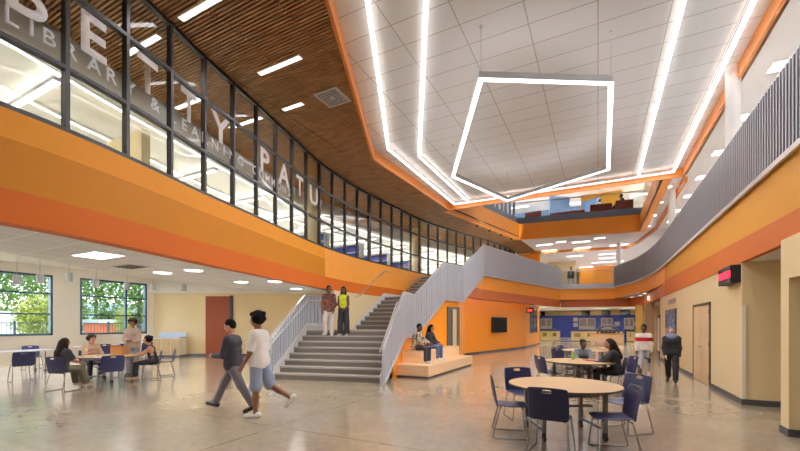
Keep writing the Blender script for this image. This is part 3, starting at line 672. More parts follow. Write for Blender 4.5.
# track light on the opening's fascia
tr = empty('track_light', (-5.45,23.4,7.25), label='black track with spotlights on the orange fascia above the far glass', cat='light')
MB().tube([(-6.0,20.7,7.3),(-4.85,25.3,7.3)], .03, 6).build('track', M['black'], tr, world=True)
for t in (.05,.35,.65,.95):
    x, y_ = -6.0+1.15*t, 20.7+4.6*t
    MB().tube([(x,y_,7.3),(x+.03,y_,7.2)], .012, 6).tube([(x+.05,y_-.05,7.2),(x-.06,y_+.05,7.06)], .055, 10).build('spot_head', M['black'], tr, world=True)
for i, t in enumerate((.05,.35,.65,.95)):
    L_ = bpy.data.lights.new('track_spot','SPOT'); L_.energy = 45; L_.spot_size = 2.0; L_.spot_blend = .8; L_.color = (1,.93,.82); L_.shadow_soft_size = .05
    o = bpy.data.objects.new('track_spot', L_); COL.objects.link(o); x, y_ = -6.0+1.15*t, 20.7+4.6*t; o.location = (x+.75,y_-.15,7.0)
    o.rotation_euler = (Vector((x-.05,y_,7.55))-o.location).to_track_quat('-Z','Y').to_euler(); o.parent = tr; o.location -= tr.location
# round white columns
for i, (x, y_, r_) in enumerate([(2.72,11.2,.14),(2.72,19.3,.13),(1.25,30.0,.14),(2.85,2.3,.15)]):
    c = empty('column', (x,y_,4.16), label=['white round column rising behind the right railing, nearest camera','white round column behind the railing in the middle distance','thin white column at the far corner of the balcony','white round column of the balcony beside the camera'][i], cat='column', kind='structure')
    MB().disc((x,y_,(4.16+ZW+.3)/2), r_, ZW+.3-4.16, 28).build('shaft', M['white'], c, world=True, smooth=30)
    MB().disc((x,y_,4.19), r_+.05, .06, 28).build('base_ring', M['white'], c, world=True, smooth=30)

# ------------------------------------------------------------------ right wall details
d = empty('door_2', (RX,13.45,0), label='pale birch double door in the right cream wall', cat='door', kind='structure')
fr = MB(); fr.box(RX-.03,RX,12.46,12.53,0,2.2).box(RX-.03,RX,14.37,14.44,0,2.2).box(RX-.03,RX,12.46,14.44,2.13,2.2); fr.build('door_frame', M['ledge'], d, world=True)
for a, b, hy in ((12.53,13.44,13.36),(13.46,14.37,13.54)):
    lf = MB().box(RX-.02,RX-.001,a,b,.01,2.13).build('door_leaf', M['doorw'], d, world=True)
    h = MB().tube([(RX-.02,hy,1.0),(RX-.06,hy,1.0),(RX-.06,hy+(.1 if hy>13.45 else -.1),1.0)], .011, 8)
    me = h.mesh('handle', tuple(d.location)); me.materials.append(M['steel']); q = bpy.data.objects.new('handle', me); COL.objects.link(q); q.parent = lf
for z in (.25,1.1,1.95): MB().tube([(RX-.025,12.53,z-.06),(RX-.025,12.53,z+.06)], .012, 8).build('hinge', M['base'], d, world=True)
s = empty('led_sign', (2.45,10.55,2.45), label='black box sign with glowing red characters under the rust stripe', cat='sign')
MB().box(2.41,RX,10.1,11.0,2.47,2.83).build('housing', M['black'], s, world=True, bevel=.006)
g = MB(); yy = 10.93
random.seed(5)
for ch in range(7):   # unreadable run of segmented red characters
    w = .095
    segs = [(0,0,w,.02),(0,.15,w,.17),(0,.075,w,.095),(0,0,.02,.17),(w-.02,0,w,.17)]
    for k in random.sample(range(5),4): a = segs[k]; g.box(2.402,2.411,yy-a[2],yy-a[0],2.585+a[1]*.8,2.585+a[3]*.8)
    yy -= .118
g.build('characters', M['led'], s, world=True)
p = empty('display_board', (RX,18.5,.9), label='framed board with dark blue top and tan lower half on the right wall', cat='board')
MB().box(RX-.04,RX,17.3,19.7,.75,2.22).build('frame', M['ledge'], p, world=True)
MB().box(RX-.05,RX-.04,17.37,19.63,1.5,2.15).build('upper_panel', patch_mat('board_blue',['2c3350','6d7890','39405f'],3,.6), p, world=True)
MB().box(RX-.05,RX-.04,17.37,19.63,.82,1.48).build('lower_panel', mat('board_tan','b28a63',.6), p, world=True)
p = empty('wall_lettering', (RX,18.4,2.5), label='row of small grey plates above the framed board on the right wall', cat='sign')
for i in range(6): MB().box(RX-.02,RX,17.55+.27*i,17.75+.27*i,2.42,2.62).build('plate', mat('plate_mauve','a08d88',.5), p, world=True)

# TV, side door, dark window and exit sign on the orange wall
def on_orange(px):
    a = (px-400)/385.; r = Vector((-sT+a*cT, cT+a*sT)); best = None
    for A, B in zip(OW[:-1], OW[1:]):
        A_, B_ = Vector(A), Vector(B); dd = B_-A_; den = r.x*dd.y-r.y*dd.x
        t = (A_.x*dd.y-A_.y*dd.x)/den; p = r*t; u = (p-A_).dot(dd)/dd.length_squared
        if 0 <= u <= 1 and t > 0 and (best is None or t < best[0]): best = (t, p, dd.normalized())
    return best[1], best[2]
def wall_box(mb, px0, px1, z0, z1, o0, o1):
    a, t = on_orange(px0); b, _ = on_orange(px1); n = Vector((t.y,-t.x))
    q = [a+n*o0, b+n*o0, b+n*o1, a+n*o1]; mb.prism([tuple(v) for v in q], z0, z1); return mb
a, t = on_orange(498)
v = empty('television', (a.x,a.y,1.15), label='black wall-mounted television on the bright orange wall', cat='television')
wall_box(MB(), 490.6,505.2,1.15,2.06,.05,.13).build('casing', M['black'], v, world=True)
wall_box(MB(), 491,504.8,1.18,2.03,.13,.135).build('screen', M['screen'], v, world=True)
wall_box(MB(), 495,501,1.4,1.8,.0,.05).build('wall_mount', M['base'], v, world=True)
a, t = on_orange(453)
v = empty('door_3', (a.x,a.y,0), label='grey-framed doorway in the orange wall behind the tiered seating', cat='door', kind='structure')
f = MB(); wall_box(f,446.8,449.4,0,2.35,0,.06); wall_box(f,456.2,458.6,0,2.35,0,.06); wall_box(f,446.8,458.6,2.26,2.35,0,.06); f.build('door_frame', mat('door_frame_grey','5d5a55',.5), v, world=True)
wall_box(MB(),449.4,452.4,0,2.26,.005,.02).build('side_panel', M['base'], v, world=True)
wall_box(MB(),452.4,456.2,0,2.26,.005,.025).build('door_leaf', M['cream'], v, world=True)
a, t = on_orange(533.5)
v = empty('window_4', (a.x,a.y,1), label='tall dark window at the far end of the bright orange wall', cat='window', kind='structure')
f = MB(); wall_box(f,529.8,536.8,1.0,2.9,0,.05); f.build('window_frame', M['base'], v, world=True)
wall_box(MB(),530.3,532.6,1.08,2.85,.05,.06).build('pane', M['screen'], v, world=True); wall_box(MB(),533.2,536.4,1.08,2.85,.05,.06).build('pane', M['screen'], v, world=True)
a, t = on_orange(526); n = Vector((t.y,-t.x)); b = a+n*.25
v = empty('exit_sign', (b.x,b.y,2.45), label='small black box with a red glow above the dark window', cat='sign')
MB().obox((b.x,b.y,2.62),(.5,.08,.32),TH).build('housing', M['black'], v, world=True)
MB().obox((b.x+.0+.045*sT,b.y-.045*cT,2.62),(.3,.012,.14),TH).build('lit_face', M['exit'], v, world=True)
v = empty('bulkhead_lamp', (2.3,28.9,3), label='small glowing wall lamp on the rust bulkhead', cat='light')
MB().tube([(2.50,25.4,3.0),(2.50,25.4,3.2)],[.05,.03],10).build('shade', emit('lamp_glow','ffc880',5), v, world=True)
MB().box(2.51,2.56,25.36,25.44,3.05,3.15).build('bracket', M['steel'], v, world=True)

# servery columns and furniture
struct('wall_servery_end', MB().box(2.6,3.5,29.9,30.2,0,3.1).box(RX+.3,6,21.3,21.5,0,ZB), M['cream'], 'cream wall beside the servery', 'wall')
c = empty('column', (2.55,26.5,0), label='square yellow column at the end of the right wall', cat='column', kind='structure')
MB().obox((2.3,28.6,1.43),(.35,.35,2.86)).build('shaft', mat('column_yellow','dcae4c',.5), c, world=True)
c = empty('column', (2.62,24.5,0), label='brown square column between the yellow column and the board', cat='column', kind='structure')
MB().obox((2.6,26.0,1.43),(.42,.42,2.86)).build('shaft', mat('column_brown','a37850',.5), c, world=True)
c = empty('picture_frame', (2.6,22.3,1), label='thin black frame at the far end of the right wall', cat='frame')
f = MB(); f.box(2.56,2.6,21.5,21.56,.3,2.0).box(2.56,2.6,22.4,22.46,.3,2.0).box(2.56,2.6,21.5,22.46,1.94,2.0).box(2.56,2.6,21.5,22.46,.3,.36); f.build('frame', M['black'], c, world=True)
MB().box(2.57,2.585,21.56,22.4,.36,1.94).build('panel', M['white'], c, world=True)
SY = 44.0
struct('wall_servery', MB().box(-10,7,SY,SY+.2,0,2.6), M['blue'], 'royal blue back wall of the servery', 'wall')
struct('trim_servery', MB().box(-10,7,SY-.25,SY+.2,2.6,3.08), M['cream'], 'cream bulkhead over the blue servery wall', 'trim')
def sx(px, y):  # x at depth plane y for a photo column
    a = (px-400)/385.; return y*(-sT+a*cT)/(cT+a*sT)
for i, (a, b) in enumerate([(541,545),(581.5,590),(601.5,610.5),(620.5,630)]):
    e = empty('menu_screen', (sx((a+b)/2,SY-.3),SY-.3,2.6), label='black menu screen on the cream servery bulkhead, %s from left' % nmz[i], cat='screen', group='menu screens of the servery')
    MB().box(sx(a,SY-.3),sx(b,SY-.3),SY-.36,SY-.28,2.55,3.05).build('casing', M['menu'], e, world=True)
    MB().box(sx(a,SY-.3)+.04,sx(b,SY-.3)-.04,SY-.365,SY-.36,2.6,3.0).build('display', M['screen'], e, world=True)
for i, (a, b) in enumerate([(540.5,552),(579,595.5),(601,612.5),(624,634)]):
    e = empty('serving_hatch', (sx((a+b)/2,SY),SY-.05,1.1), label='white-framed serving hatch in the blue wall, %s from left' % nmz[i], cat='hatch', group='serving hatches')
    x0, x1 = sx(a,SY), sx(b,SY)
    MB().box(x0,x1,SY-.06,SY-.001,1.15,2.3).build('frame', M['white'], e, world=True)
    MB().box(x0+.08,(x0+x1)/2-.05,SY-.08,SY-.06,1.5,2.22).box((x0+x1)/2+.05,x1-.08,SY-.08,SY-.06,1.5,2.22).build('opening', mat('hatch_dim','a59a92',.4), e, world=True)
    MB().box(x0-.1,x1+.4,SY-.35,SY-.001,1.12,1.2).build('shelf', M['steel'], e, world=True)
for i, (a, b) in enumerate([(540,559.5),(571,597),(597.6,623),(627,640)]):
    e = empty('servery_counter', (sx((a+b)/2,42),42.2,0), label='cream servery counter with dark grilles, %s from left' % nmz[i], cat='counter', group='servery counters')
    x0, x1 = sx(a,42), sx(b,42)
    MB().box(x0,x1,42,42.8,.08,.95).build('body', mat('counter_cream','e6cf8e',.5), e, world=True); MB().box(x0-.04,x1+.04,41.95,42.85,.95,1.0).build('worktop', M['steel'], e, world=True)
    MB().box(x0+.02,x1-.02,42.05,42.7,0,.08).build('toe_kick', M['base'], e, world=True)
    w = (x1-x0)/2
    for k in range(2): MB().box(x0+w*k+.3,x0+w*k+w-.3,41.985,42,.45,.8).build('grille', mat('grille_olive','6f6235',.5), e, world=True)
e = empty('serving_island', (sx(606,35),35,0), label='pale wooden island counter in front of the servery', cat='counter')
x0, x1 = sx(590,35), sx(624,35)
MB().box(x0,x1,35,36,.0,.86).build('body', M['plywood'], e, world=True); MB().box(x0-.05,x1+.05,34.95,36.05,.86,.92).build('worktop', M['ltop'], e, world=True)
e = empty('drink_station', (sx(608,35.5),35.5,.92), label='dark arched drink dispenser standing on the wooden island', cat='dispenser')
xm = sx(608,35.5); hw = .75
ar = [(xm+hw*math.cos(a)*1.0, .92+.62*math.sin(a)) for a in [PI*i/12 for i in range(13)]]
MB().tube([(x,35.5,z+.02) for x,z in ar], .07, 8).build('hood', M['black'], e, world=True)
MB().box(xm-.55,xm+.55,35.35,35.65,.92,1.2).build('body', M['black'], e, world=True)
for k in (-.3,0,.3): MB().disc((xm+k,35.33,1.1),.05,.08,12,'y').build('tap', M['steel'], e, world=True)
for i, (a, z) in enumerate([(575.5,1.95),(575.5,1.4),(617,1.5),(637,1.5)]):
    e = tag(MB().box(sx(a,SY)-.22,sx(a,SY)+.22,SY-.012,SY-.001,z,z+.42).build('notice', M['white']), ['upper white notice on the blue servery wall','lower white notice on the blue servery wall','white notice right of the arched dispenser','white notice at the right end of the blue wall'][i], 'notice', 'white notices on the blue wall')
def cafe_table(x, y, label):
    e = empty('cafeteria_table', (x,y,0), label=label, cat='table', group='long grey cafeteria tables')
    MB().box(-1.8,1.8,-.38,.38,.72,.75).build('tabletop', mat('grey_laminate','b7b2ad',.4), e, bevel=.005)
    for s_ in (-1,1):
        MB().box(-1.8,1.8,s_*.75-.14,s_*.75+.14,.42,.45).build('bench_seat', MATS['grey_laminate'], e, bevel=.005)
        MB().tube([(s_*1.1,-.8,.03),(s_*1.1,-.3,.72),(s_*1.1,.3,.72),(s_*1.1,.8,.03)], .025, 6).tube([(s_*1.1,-.75,.42),(s_*1.1,.75,.42)], .02, 6).build('leg', M['steel'], e)
cafe_table(-1.2,24.0,'long grey table with benches behind the round tables, nearer one')
cafe_table(-.6,27.5,'long grey table with benches in front of the servery, farther one')

# counter cabinet by the commons wall
a = Vector(diag(160,.02)); b = Vector(diag(187,.02)); t = (b-a).normalized(); n = Vector((t.y,-t.x)); c0 = (a+b)/2
e = empty('cabinet', (c0.x,c0.y,0), math.atan2(t.y,t.x), label='low cream cabinet with pale blue top by the cream wall', cat='cabinet'); L_ = (b-a).length
MB().box(-L_/2,L_/2,-.65,-.02,.1,.95).build('body', M['cream2'], e); MB().box(-L_/2+.03,L_/2-.03,-.6,-.02,0,.1).build('toe_kick', M['base'], e)
MB().box(-L_/2-.03,L_/2+.03,-.68,-.02,.95,1.0).build('worktop', mat('pale_blue_top','b9c4d6',.3), e); MB().box(-L_/2,L_/2,-.06,-.02,1.0,1.22).build('backsplash', MATS['pale_blue_top'], e)
for k in range(3):
    q = MB().box(-L_/2+L_/3*k+.02,-L_/2+L_/3*(k+1)-.02,-.67,-.65,.13,.92).build('door', mat('cabinet_tan','cbb184',.5), e)
    MB().box(-L_/2+L_/3*(k+.85),-L_/2+L_/3*(k+.85)+.02,-.69,-.67,.6,.78).build('handle', M['steel'], q)
# pendants
for i, (y_, z_) in enumerate([(5.34,3.04),(5.91,3.13),(6.7,3.28),(7.52,3.15),(8.57,3.14),(9.57,3.18),(10.92,3.26)]):
    e = empty('pendant_light', (-16.5,y_,z_), label='grey cylinder pendant before the left windows, %s from left' % nmz[i], cat='light', group='grey cylinder pendants')
    MB().lathe([(.095,-.15),(.10,-.15),(.10,.15),(.02,.15)], 20).build('shade', M['pendgrey'], e, smooth=30)
    MB().lathe([(.08,-.155),(.08,-.145)], 20).build('diffuser', M['white'], e)
    MB().tube([(0,0,.15),(0,0,4.05-z_)], .008, 6).build('stem', M['steel'], e)

# ------------------------------------------------------------------ chairs and round tables
def make_chair():
    root = empty('cafeteria_chair')
    # seat shell
    nx, ny = 9, 11; TT = [0,.12,.25,.38,.5,.62,.73,.80,.85,.925,1]
    def shell(fn, hole=None, thick=.012):
        v = []; f = []
        for j in range(ny):
            for i in range(nx): v.append(fn(-1+2*i/(nx-1), TT[j]))
        for j in range(ny-1):
            for i in range(nx-1):
                if hole and hole(i, j): continue
                f.append((j*nx+i, j*nx+i+1, (j+1)*nx+i+1, (j+1)*nx+i))
        return v, f
    def seat(u, t):
        w = .225*(1-.10*(1-t)**2)*(1-.12*max(0,t-.8)/.2)
        y = -.20+.42*t; z = .455+.014*u*u-.02*math.sin(t*PI)-.03*max(0,t-.75)**2*16
        return (u*w, y, z)
    def back(u, t):
        w = .235+.012*math.sin(t*PI); z = .435+.405*t
        return (u*w, -.215-.085*t-.02*math.sin(t*PI)*.5+.045*u*u*(.4+.6*math.sin(t*PI*.9)), z+.012*(1-u*u)*(t>.9))
    for nme, fn, hole in (('seat',seat,None),('backrest',back,lambda i,j: j == 8 and i in (3,4))):
        a, b = shell(fn, hole); o = MB().add(a, b).build(nme, M['navy'], root, smooth=60)
        md = o.modifiers.new('thick','SOLIDIFY'); md.thickness = .013; md.offset = 0
        o.modifiers.new('sub','SUBSURF').levels = 1; o.modifiers['sub'].render_levels = 1
    for s_ in (-1,1):
        MB().tube([(s_*.15,.13,.43),(s_*.2,.16,.42),(s_*.24,.21,.012),(s_*.245,.17,.0105),(s_*.25,-.24,.0105),(s_*.245,-.27,.02),(s_*.215,-.17,.42),(s_*.15,-.15,.43)], .0085, 8).build('sled_leg', M['chrome'], root, smooth=50)
    MB().tube([(-.19,-.15,.43),(.19,-.15,.43)], .008, 6).tube([(-.19,.13,.43),(.19,.13,.43)], .008, 6).build('crossbar', M['chrome'], root)
    return root
CH0 = make_chair(); used = [False]
def chair(x, y, dx, dy, label, group='navy cafeteria chairs'):
    o = CH0 if not used[0] else copy_tree(CH0); used[0] = True
    o.location = (x,y,0); o.rotation_euler = (0,0,math.atan2(-dx,dy)); o['label'] = label; o['category'] = 'chair'; o['group'] = group
    return o
def make_table(r=.81):
    root = empty('round_table')
    t = MB().lathe([(r-.004,.722),(r-.004,.742)], 64).build('tabletop', M['ltop'], root, smooth=30)
    MB().lathe([(r-.02,.712),(r,.716),(r,.738),(r-.02,.7405)], 64).build('edge_band', M['ledge'], t, smooth=30)
    for s_ in (-1,1):
        l = MB()
        for q in (-1,1): l.box(s_*.42-.025,s_*.42+.025,q*.36-.025,q*.36+.025,.12,.71)
        l.box(s_*.42-.022,s_*.42+.022,-.36,.36,.66,.712).box(s_*.42-.02,s_*.42+.02,-.36,.36,.14,.18)
        lo = l.build('leg', mat('table_frame_grey','77777b',.4,.5), root)
        for q in (-1,1):
            MB().disc((s_*.42,q*.36,.055),.055,.03,18,'x').box(s_*.42-.025,s_*.42+.025,q*.36-.02,q*.36+.02,.06,.12).build('caster', M['black'], lo, smooth=40)
    for z in (.42,.56): MB().box(-.42,.42,-.02,.02,z-.018,z+.018).build('crossbar', MATS['table_frame_grey'], root)
    return root
T0 = make_table(.77)
def table(x, y, rz, label, first=False):
    o = T0 if first else copy_tree(T0); o.location = (x,y,0); o.rotation_euler = (0,0,rz); o['label'] = label; o['category'] = 'table'; o['group'] = 'round wooden-topped tables'
table(-.45,6.1,TH,'empty round wooden-topped table nearest the camera', True)
chair(-1.12,5.72,.95,.25,'navy chair at the left side of the nearest round table, seen side on')
chair(-1.15,6.85,.45,-.8,'navy chair behind the left rear edge of the nearest round table')
chair(-.52,5.20,.1,.95,'navy chair in front of the nearest round table, back to the camera')
chair(.15,5.53,-.97,-.26,'navy chair at the right front of the nearest round table')
chair(.36,6.72,-.72,-.72,'navy chair behind the right side of the nearest round table')
table(-.40,10.15,TH+.3,'middle round table where two women sit talking')
chair(-1.03,10.0,.8,.55,'navy chair at the left of the middle round table, front one of the pair')
chair(-1.18,10.5,.95,.2,'navy chair at the left of the middle round table, rear one of the pair')
chair(.30,10.19,-1,-.1,'navy chair under the woman in the black jacket')
chair(.52,10.75,-.95,-.35,'navy chair beside and behind the woman in the black jacket')
chair(-.37,11.34,.1,-1,'navy chair under the girl facing us at the middle table')
table(-.42,14.6,TH+.2,'far round table behind the seated pair')
chair(-1.1,14.3,.9,.3,'navy chair at the left of the far round table, front one')
chair(-1.0,13.3,.6,.8,'navy chair at the near left of the far round table')
chair(-1.0,15.3,.9,-.3,'navy chair at the left of the far round table, rear one')
# left commons
table(-12.2,5.85,.4,'round table of the seated group by the left windows')
LT = empty('long_table', (-17.2,5.5,0), .1, label='long white table at the left edge of the photo', cat='table', group='long white tables')
MB().box(-.45,.45,-1.2,1.0,.715,.745).build('tabletop', M['white'], LT, bevel=.005)
for sx_ in (-1,1):
    l = MB().tube([(sx_*.3,-.8,.06),(sx_*.3,-.8,.71)], .02, 8).tube([(sx_*.3,.7,.06),(sx_*.3,.7,.71)], .02, 8).build('leg', M['base'], LT)
    for y_ in (-.8,.7): MB().disc((sx_*.3,y_,.04),.04,.03,14,'x').build('caster', M['black'], l)
T2 = copy_tree(LT); T2.location = (-18.6,9.0,0); T2.rotation_euler = (0,0,0); T2['label'] = 'long white table under the left windows behind the seated boy'
chair(-14.7,4.85,-1,.1,'navy chair at the near side of the long white table, back to camera')
chair(-18.3,6.35,1,-.1,'navy chair at the window side of the long white table')
chair(-11.60,4.62,-.35,1,'navy chair under the girl in olive trousers')
chair(-13.42,6.0,1,-.1,'navy chair under the boy in the beige shirt')
chair(-10.95,5.3,-1,.25,'empty navy chair at the seated group table, back to the camera')
chair(-11.64,6.67,-.45,-.85,'navy chair under the woman in the black sleeveless top')
chair(-12.05,7.35,-.5,-.86,'empty navy chair to the right of the seated group')
chair(-17.6,8.2,-1,.1,'navy chair at the far white table, left of the seated boy')
chair(-17.5,8.9,-1,0,'navy chair at the far white table, just behind the seated boy')
chair(-17.6,9.8,-1,-.1,'navy chair at the far white table, right of the seated boy')
e = empty('cardboard_box', (-12.35,6.22,.742), .5, label='brown open cardboard box on the seated group table', cat='box')
MB().box(-.17,.17,-.14,.14,0,.02).box(-.17,.17,-.14,-.13,.02,.24).box(-.17,.17,.13,.14,.02,.24).box(-.17,-.16,-.13,.13,.02,.24).box(.16,.17,-.13,.13,.02,.24).build('body', mat('cardboard','ae7d4e',.8), e)
MB().add([(-.17,-.14,.24),(.17,-.14,.24),(.17,-.22,.29),(-.17,-.22,.29)],[(0,1,2,3)]).build('flap', MATS['cardboard'], e)
for i, (x, y_, r_) in enumerate([(-11.75,5.5,.3),(-12.3,5.5,1.2)]):
    e = tag(MB().box(-.11,.11,-.15,.15,0,.012).build('paper_stack', M['white']), ['white papers on the seated group table near the empty chair','white papers on the seated group table near the girl in olive trousers'][i], 'papers', 'papers on the group table'); e.location = (x,y_,.743); e.rotation_euler = (0,0,r_)
# things on the middle table
for i, (x, y_, c_, l_) in enumerate([(-.55,10.45,'7d9a38','green drink bottle standing on the middle table'),(-.02,10.15,'c9a7ad','pink drink bottle standing on the middle table')]):
    e = empty('drink_bottle', (x,y_,.742), label=l_, cat='bottle')
    MB().lathe([(.033,0),(.036,.02),(.036,.15),(.018,.19),(.016,.2)], 18).build('body', mat('bottle_'+c_,c_,.2), e, smooth=40)
    MB().lathe([(.018,.2),(.018,.225)], 14).build('cap', M['white'], e)
e = tag(MB().box(-.12,.12,-.16,.16,0,.02).build('notebook', mat('notebook_red','a84f45',.6)), 'reddish notebook lying open on the middle table', 'notebook'); e.location = (-.15,10.35,.742); e.rotation_euler = (0,0,.5)
# library shelves and armchairs seen high through the glass
for i, (y_, c_) in enumerate([(14.5,'8b98a8'),(17.5,'6d7786'),(20.5,'8b98a8'),(23.5,'6d7786')]):
    e = empty('bookcase', (-12.5,y_,ZG), label='grey-blue bookcase inside the library, %s from the left' % nmz[i], cat='bookcase', group='library bookcases')
    f = MB().box(-1.2,-1.16,-.2,.2,0,1.7).box(1.16,1.2,-.2,.2,0,1.7)
    f.build('side', mat('shelf_grey','aab0b8',.5), e)
    for k in range(5): MB().box(-1.16,1.16,-.2,.2,.05+.4*k,.08+.4*k).build('shelf', MATS['shelf_grey'], e)
    MB().box(-1.16,1.16,.18,.2,0,1.7).build('back_panel', M['blue'], e)
# third floor booths
for i, (x, y_, w) in enumerate([(-4.0,28.2,1.1),(-1.9,29.2,2.2),(.15,28.4,1.3),(1.45,28.2,1.0)]):
    e = empty('booth_seat', (x,y_,8.53), .1*i-.1, label='maroon booth seat on the third floor, %s from left' % nmz[i], cat='seat', group='maroon booths on the third floor')
    MB().box(-w/2,w/2,-.05,.6,.2,.5).build('seat', M['maroon'], e, bevel=.03); MB().box(-w/2,w/2,-.2,-.05,.1,.95).build('backrest', M['maroon'], e, bevel=.03); MB().box(-w/2+.05,w/2-.05,-.15,.5,0,.2).build('plinth', M['base'], e)
for i, (pts, z) in enumerate([([(-3.3,29.6),(-2.0,30.6),(-1.9,30.4),(-3.2,29.4)],3.2),([(-1.0,31),(.2,30.2),(.1,30.0),(-1.1,30.8)],2.8)]):
    struct('wall_third_panel', MB().prism(pts, 8.12, lambda x,y: 8.12+z*(.45+.55*(x+3.3)/3.4)) if 0 else MB().prism([(x,y+1.5) for x,y in pts],8.12,8.12+z), M['lblue'], ['light blue wall panel on the third floor, left','light blue wall panel on the third floor, middle'][i], 'wall')
struct('wall_third_blue_back', MB().box(-9,-1.3,36,36.3,8.52,11.7), M['lblue'], 'light blue back wall on the third floor left of the yellow wall', 'wall')
struct('wall_third_blue', MB().box(-9,-8.8,18,30,8.12,11.7), M['lblue'], 'light blue wall behind the left side of the third floor', 'wall')
r = empty('third_floor_railing', (-1,25.9,8.12), label='glass railing with blue-grey base along the third floor opening', cat='railing')
RG = [(-6.55,18.0),(-4.68,25.75),(2.35,26.75),(2.35,18.0)]
MB().ribbon(RG, .03, 8.1, 8.56).build('base_plate', mat('blue_grey_metal','6f7f98',.5,.3), r, world=True)
MB().ribbon(RG, .012, 8.56, 9.5).build('glass_panel', M['guard'], r, world=True)
MB().tube([(x,y,9.53) for x,y in RG], .025, 8).build('top_rail', M['steel'], r, world=True)
for k in range(14):
    y_ = 18.2+.55*k; x_ = -6.55+1.87*(y_-18)/7.75
    if k < 14: MB().obox((x_-.03,y_,9.0),(.05,.28,.95),-.24).build('slat', MATS['blue_grey_metal'], r, world=True)

# ------------------------------------------------------------------ outdoors
def tree(x, y, h, cr, m, label):
    e = empty('tree', (x,y,-.15), label=label, cat='tree', group='trees outside the left windows')
    MB().tube([(0,0,0),(.1,.05,h*.35),(0,.1,h*.7)], [.18,.14,.06], 8).build('trunk', M['bark'], e)
    g = np.random.default_rng(int(abs(x*10+y*7))); n = 5200; b = MB()
    p = g.normal(size=(n,3)); p /= np.linalg.norm(p, axis=1)[:,None]; p *= (g.random((n,1))**.4)
    lump = 1+.25*np.sin(p[:,0:1]*7+1)*np.sin(p[:,1:2]*6)*np.sin(p[:,2:3]*8)
    p = p*lump*np.array([cr,cr,h*.42])+np.array([0,0,h*.6])
    for q in p:
        d1 = g.normal(size=3); d1 /= np.linalg.norm(d1); d2 = np.cross(d1, g.normal(size=3)); d2 /= np.linalg.norm(d2); s_ = (.09+.10*g.random())*min(1,cr/2)
        b.add([q-d1*s_, q-d2*s_*.5, q+d1*s_, q+d2*s_*.5], [(0,1,2,3)])
    b.build('foliage', m, e, fix=False)
for i, (x, y, h, cr, m) in enumerate([(-33,9,9,3.2,'leaf1'),(-36,13.5,10,3.6,'leaf1'),(-34,18.5,9,3.3,'leaf1'),(-37,23,10,3.6,'leaf1'),(-38,5,9,3.4,'leaf1'),(-28,10.0,3.4,1.1,'leaf2'),(-28.5,14.6,3.0,.55,'leaf2'),(-43,19.5,11,3.4,'leaf1'),(-46,29,11,3.6,'leaf1')]):
    tree(x, y, h, cr, M[m], ['tall green tree outside, behind the left part of the first window','tall green tree outside, behind the right part of the first window','tall green tree outside, behind the left part of the second window','tall green tree outside, behind the right part of the second window','green tree outside at the left edge of the first window','young yellow-green tree just outside the first window','slim yellow-green sapling between the two windows','broad green tree farther back between the windows','broad green tree farthest back outside the second window'][i])
e = empty('shed', (-33,16,-.15), label='low orange and white shed outside the second window', cat='building')
MB().box(-34.5,-32,14.9,17.0,-.15,1.75).build('wall', mat('shed_orange','e0704a',.7), e, world=True); MB().box(-34.7,-31.8,14.7,17.2,1.75,2.0).build('roof', mat('shed_roof','c8cdd2',.6), e, world=True); MB().box(-32.02,-31.98,16.1,16.7,0,1.5).build('door', M['white'], e, world=True)
e = empty('container', (-31,9,-.15), label='white site container outside the first window', cat='building')
MB().box(-32.5,-30.5,7.4,9.9,-.15,2.4).build('body', mat('container_white','e3e2e6',.6), e, world=True); MB().box(-30.52,-30.47,7.2,8.6,.9,1.7).build('window', M['screen'], e, world=True)
e = empty('office_block', (-55,30,-.15), label='pale low building in the distance outside the second window', cat='building')
MB().box(-58,-52,20,40,-.15,4.2).build('wall', mat('block_blue','c4d2dc',.6), e, world=True)
for k in range(6): MB().box(-52,-51.95,21+3*k,22.6+3*k,1.9,3.2).build('window', M['screen'], e, world=True)
hg = np.random.default_rng(5); b = MB()
for q in hg.random((3600,3))*np.array([1.2,34,2.9])+np.array([-40.6,6,-.1]):
    d1 = hg.normal(size=3); d1 /= np.linalg.norm(d1); d2 = np.cross(d1, hg.normal(size=3)); d2 /= np.linalg.norm(d2); s_ = .14+.14*hg.random()
    b.add([q-d1*s_, q-d2*s_*.6, q+d1*s_, q+d2*s_*.6], [(0,1,2,3)])
tag(b.build('hedge', M['leaf1'], fix=False), 'long low green hedge in the distance outside the left windows', 'hedge')
f = empty('fence', (-25,12,-.15), label='thin dark metal fence outside the left windows', cat='fence')
for z in (.25,1.7): MB().box(-25.03,-24.97,4,24,z-.02,z+.02).build('rail', M['teal'], f, world=True)
for k in range(11): MB().box(-25.04,-24.96,4+2*k-.04,4+2*k+.04,-.15,1.8).build('post', M['teal'], f, world=True)
b = MB()
for k in range(133): b.box(-25.01,-24.99,4.1+.15*k,4.115+.15*k,.25,1.7)
b.build('pickets', M['teal'], f, world=True)

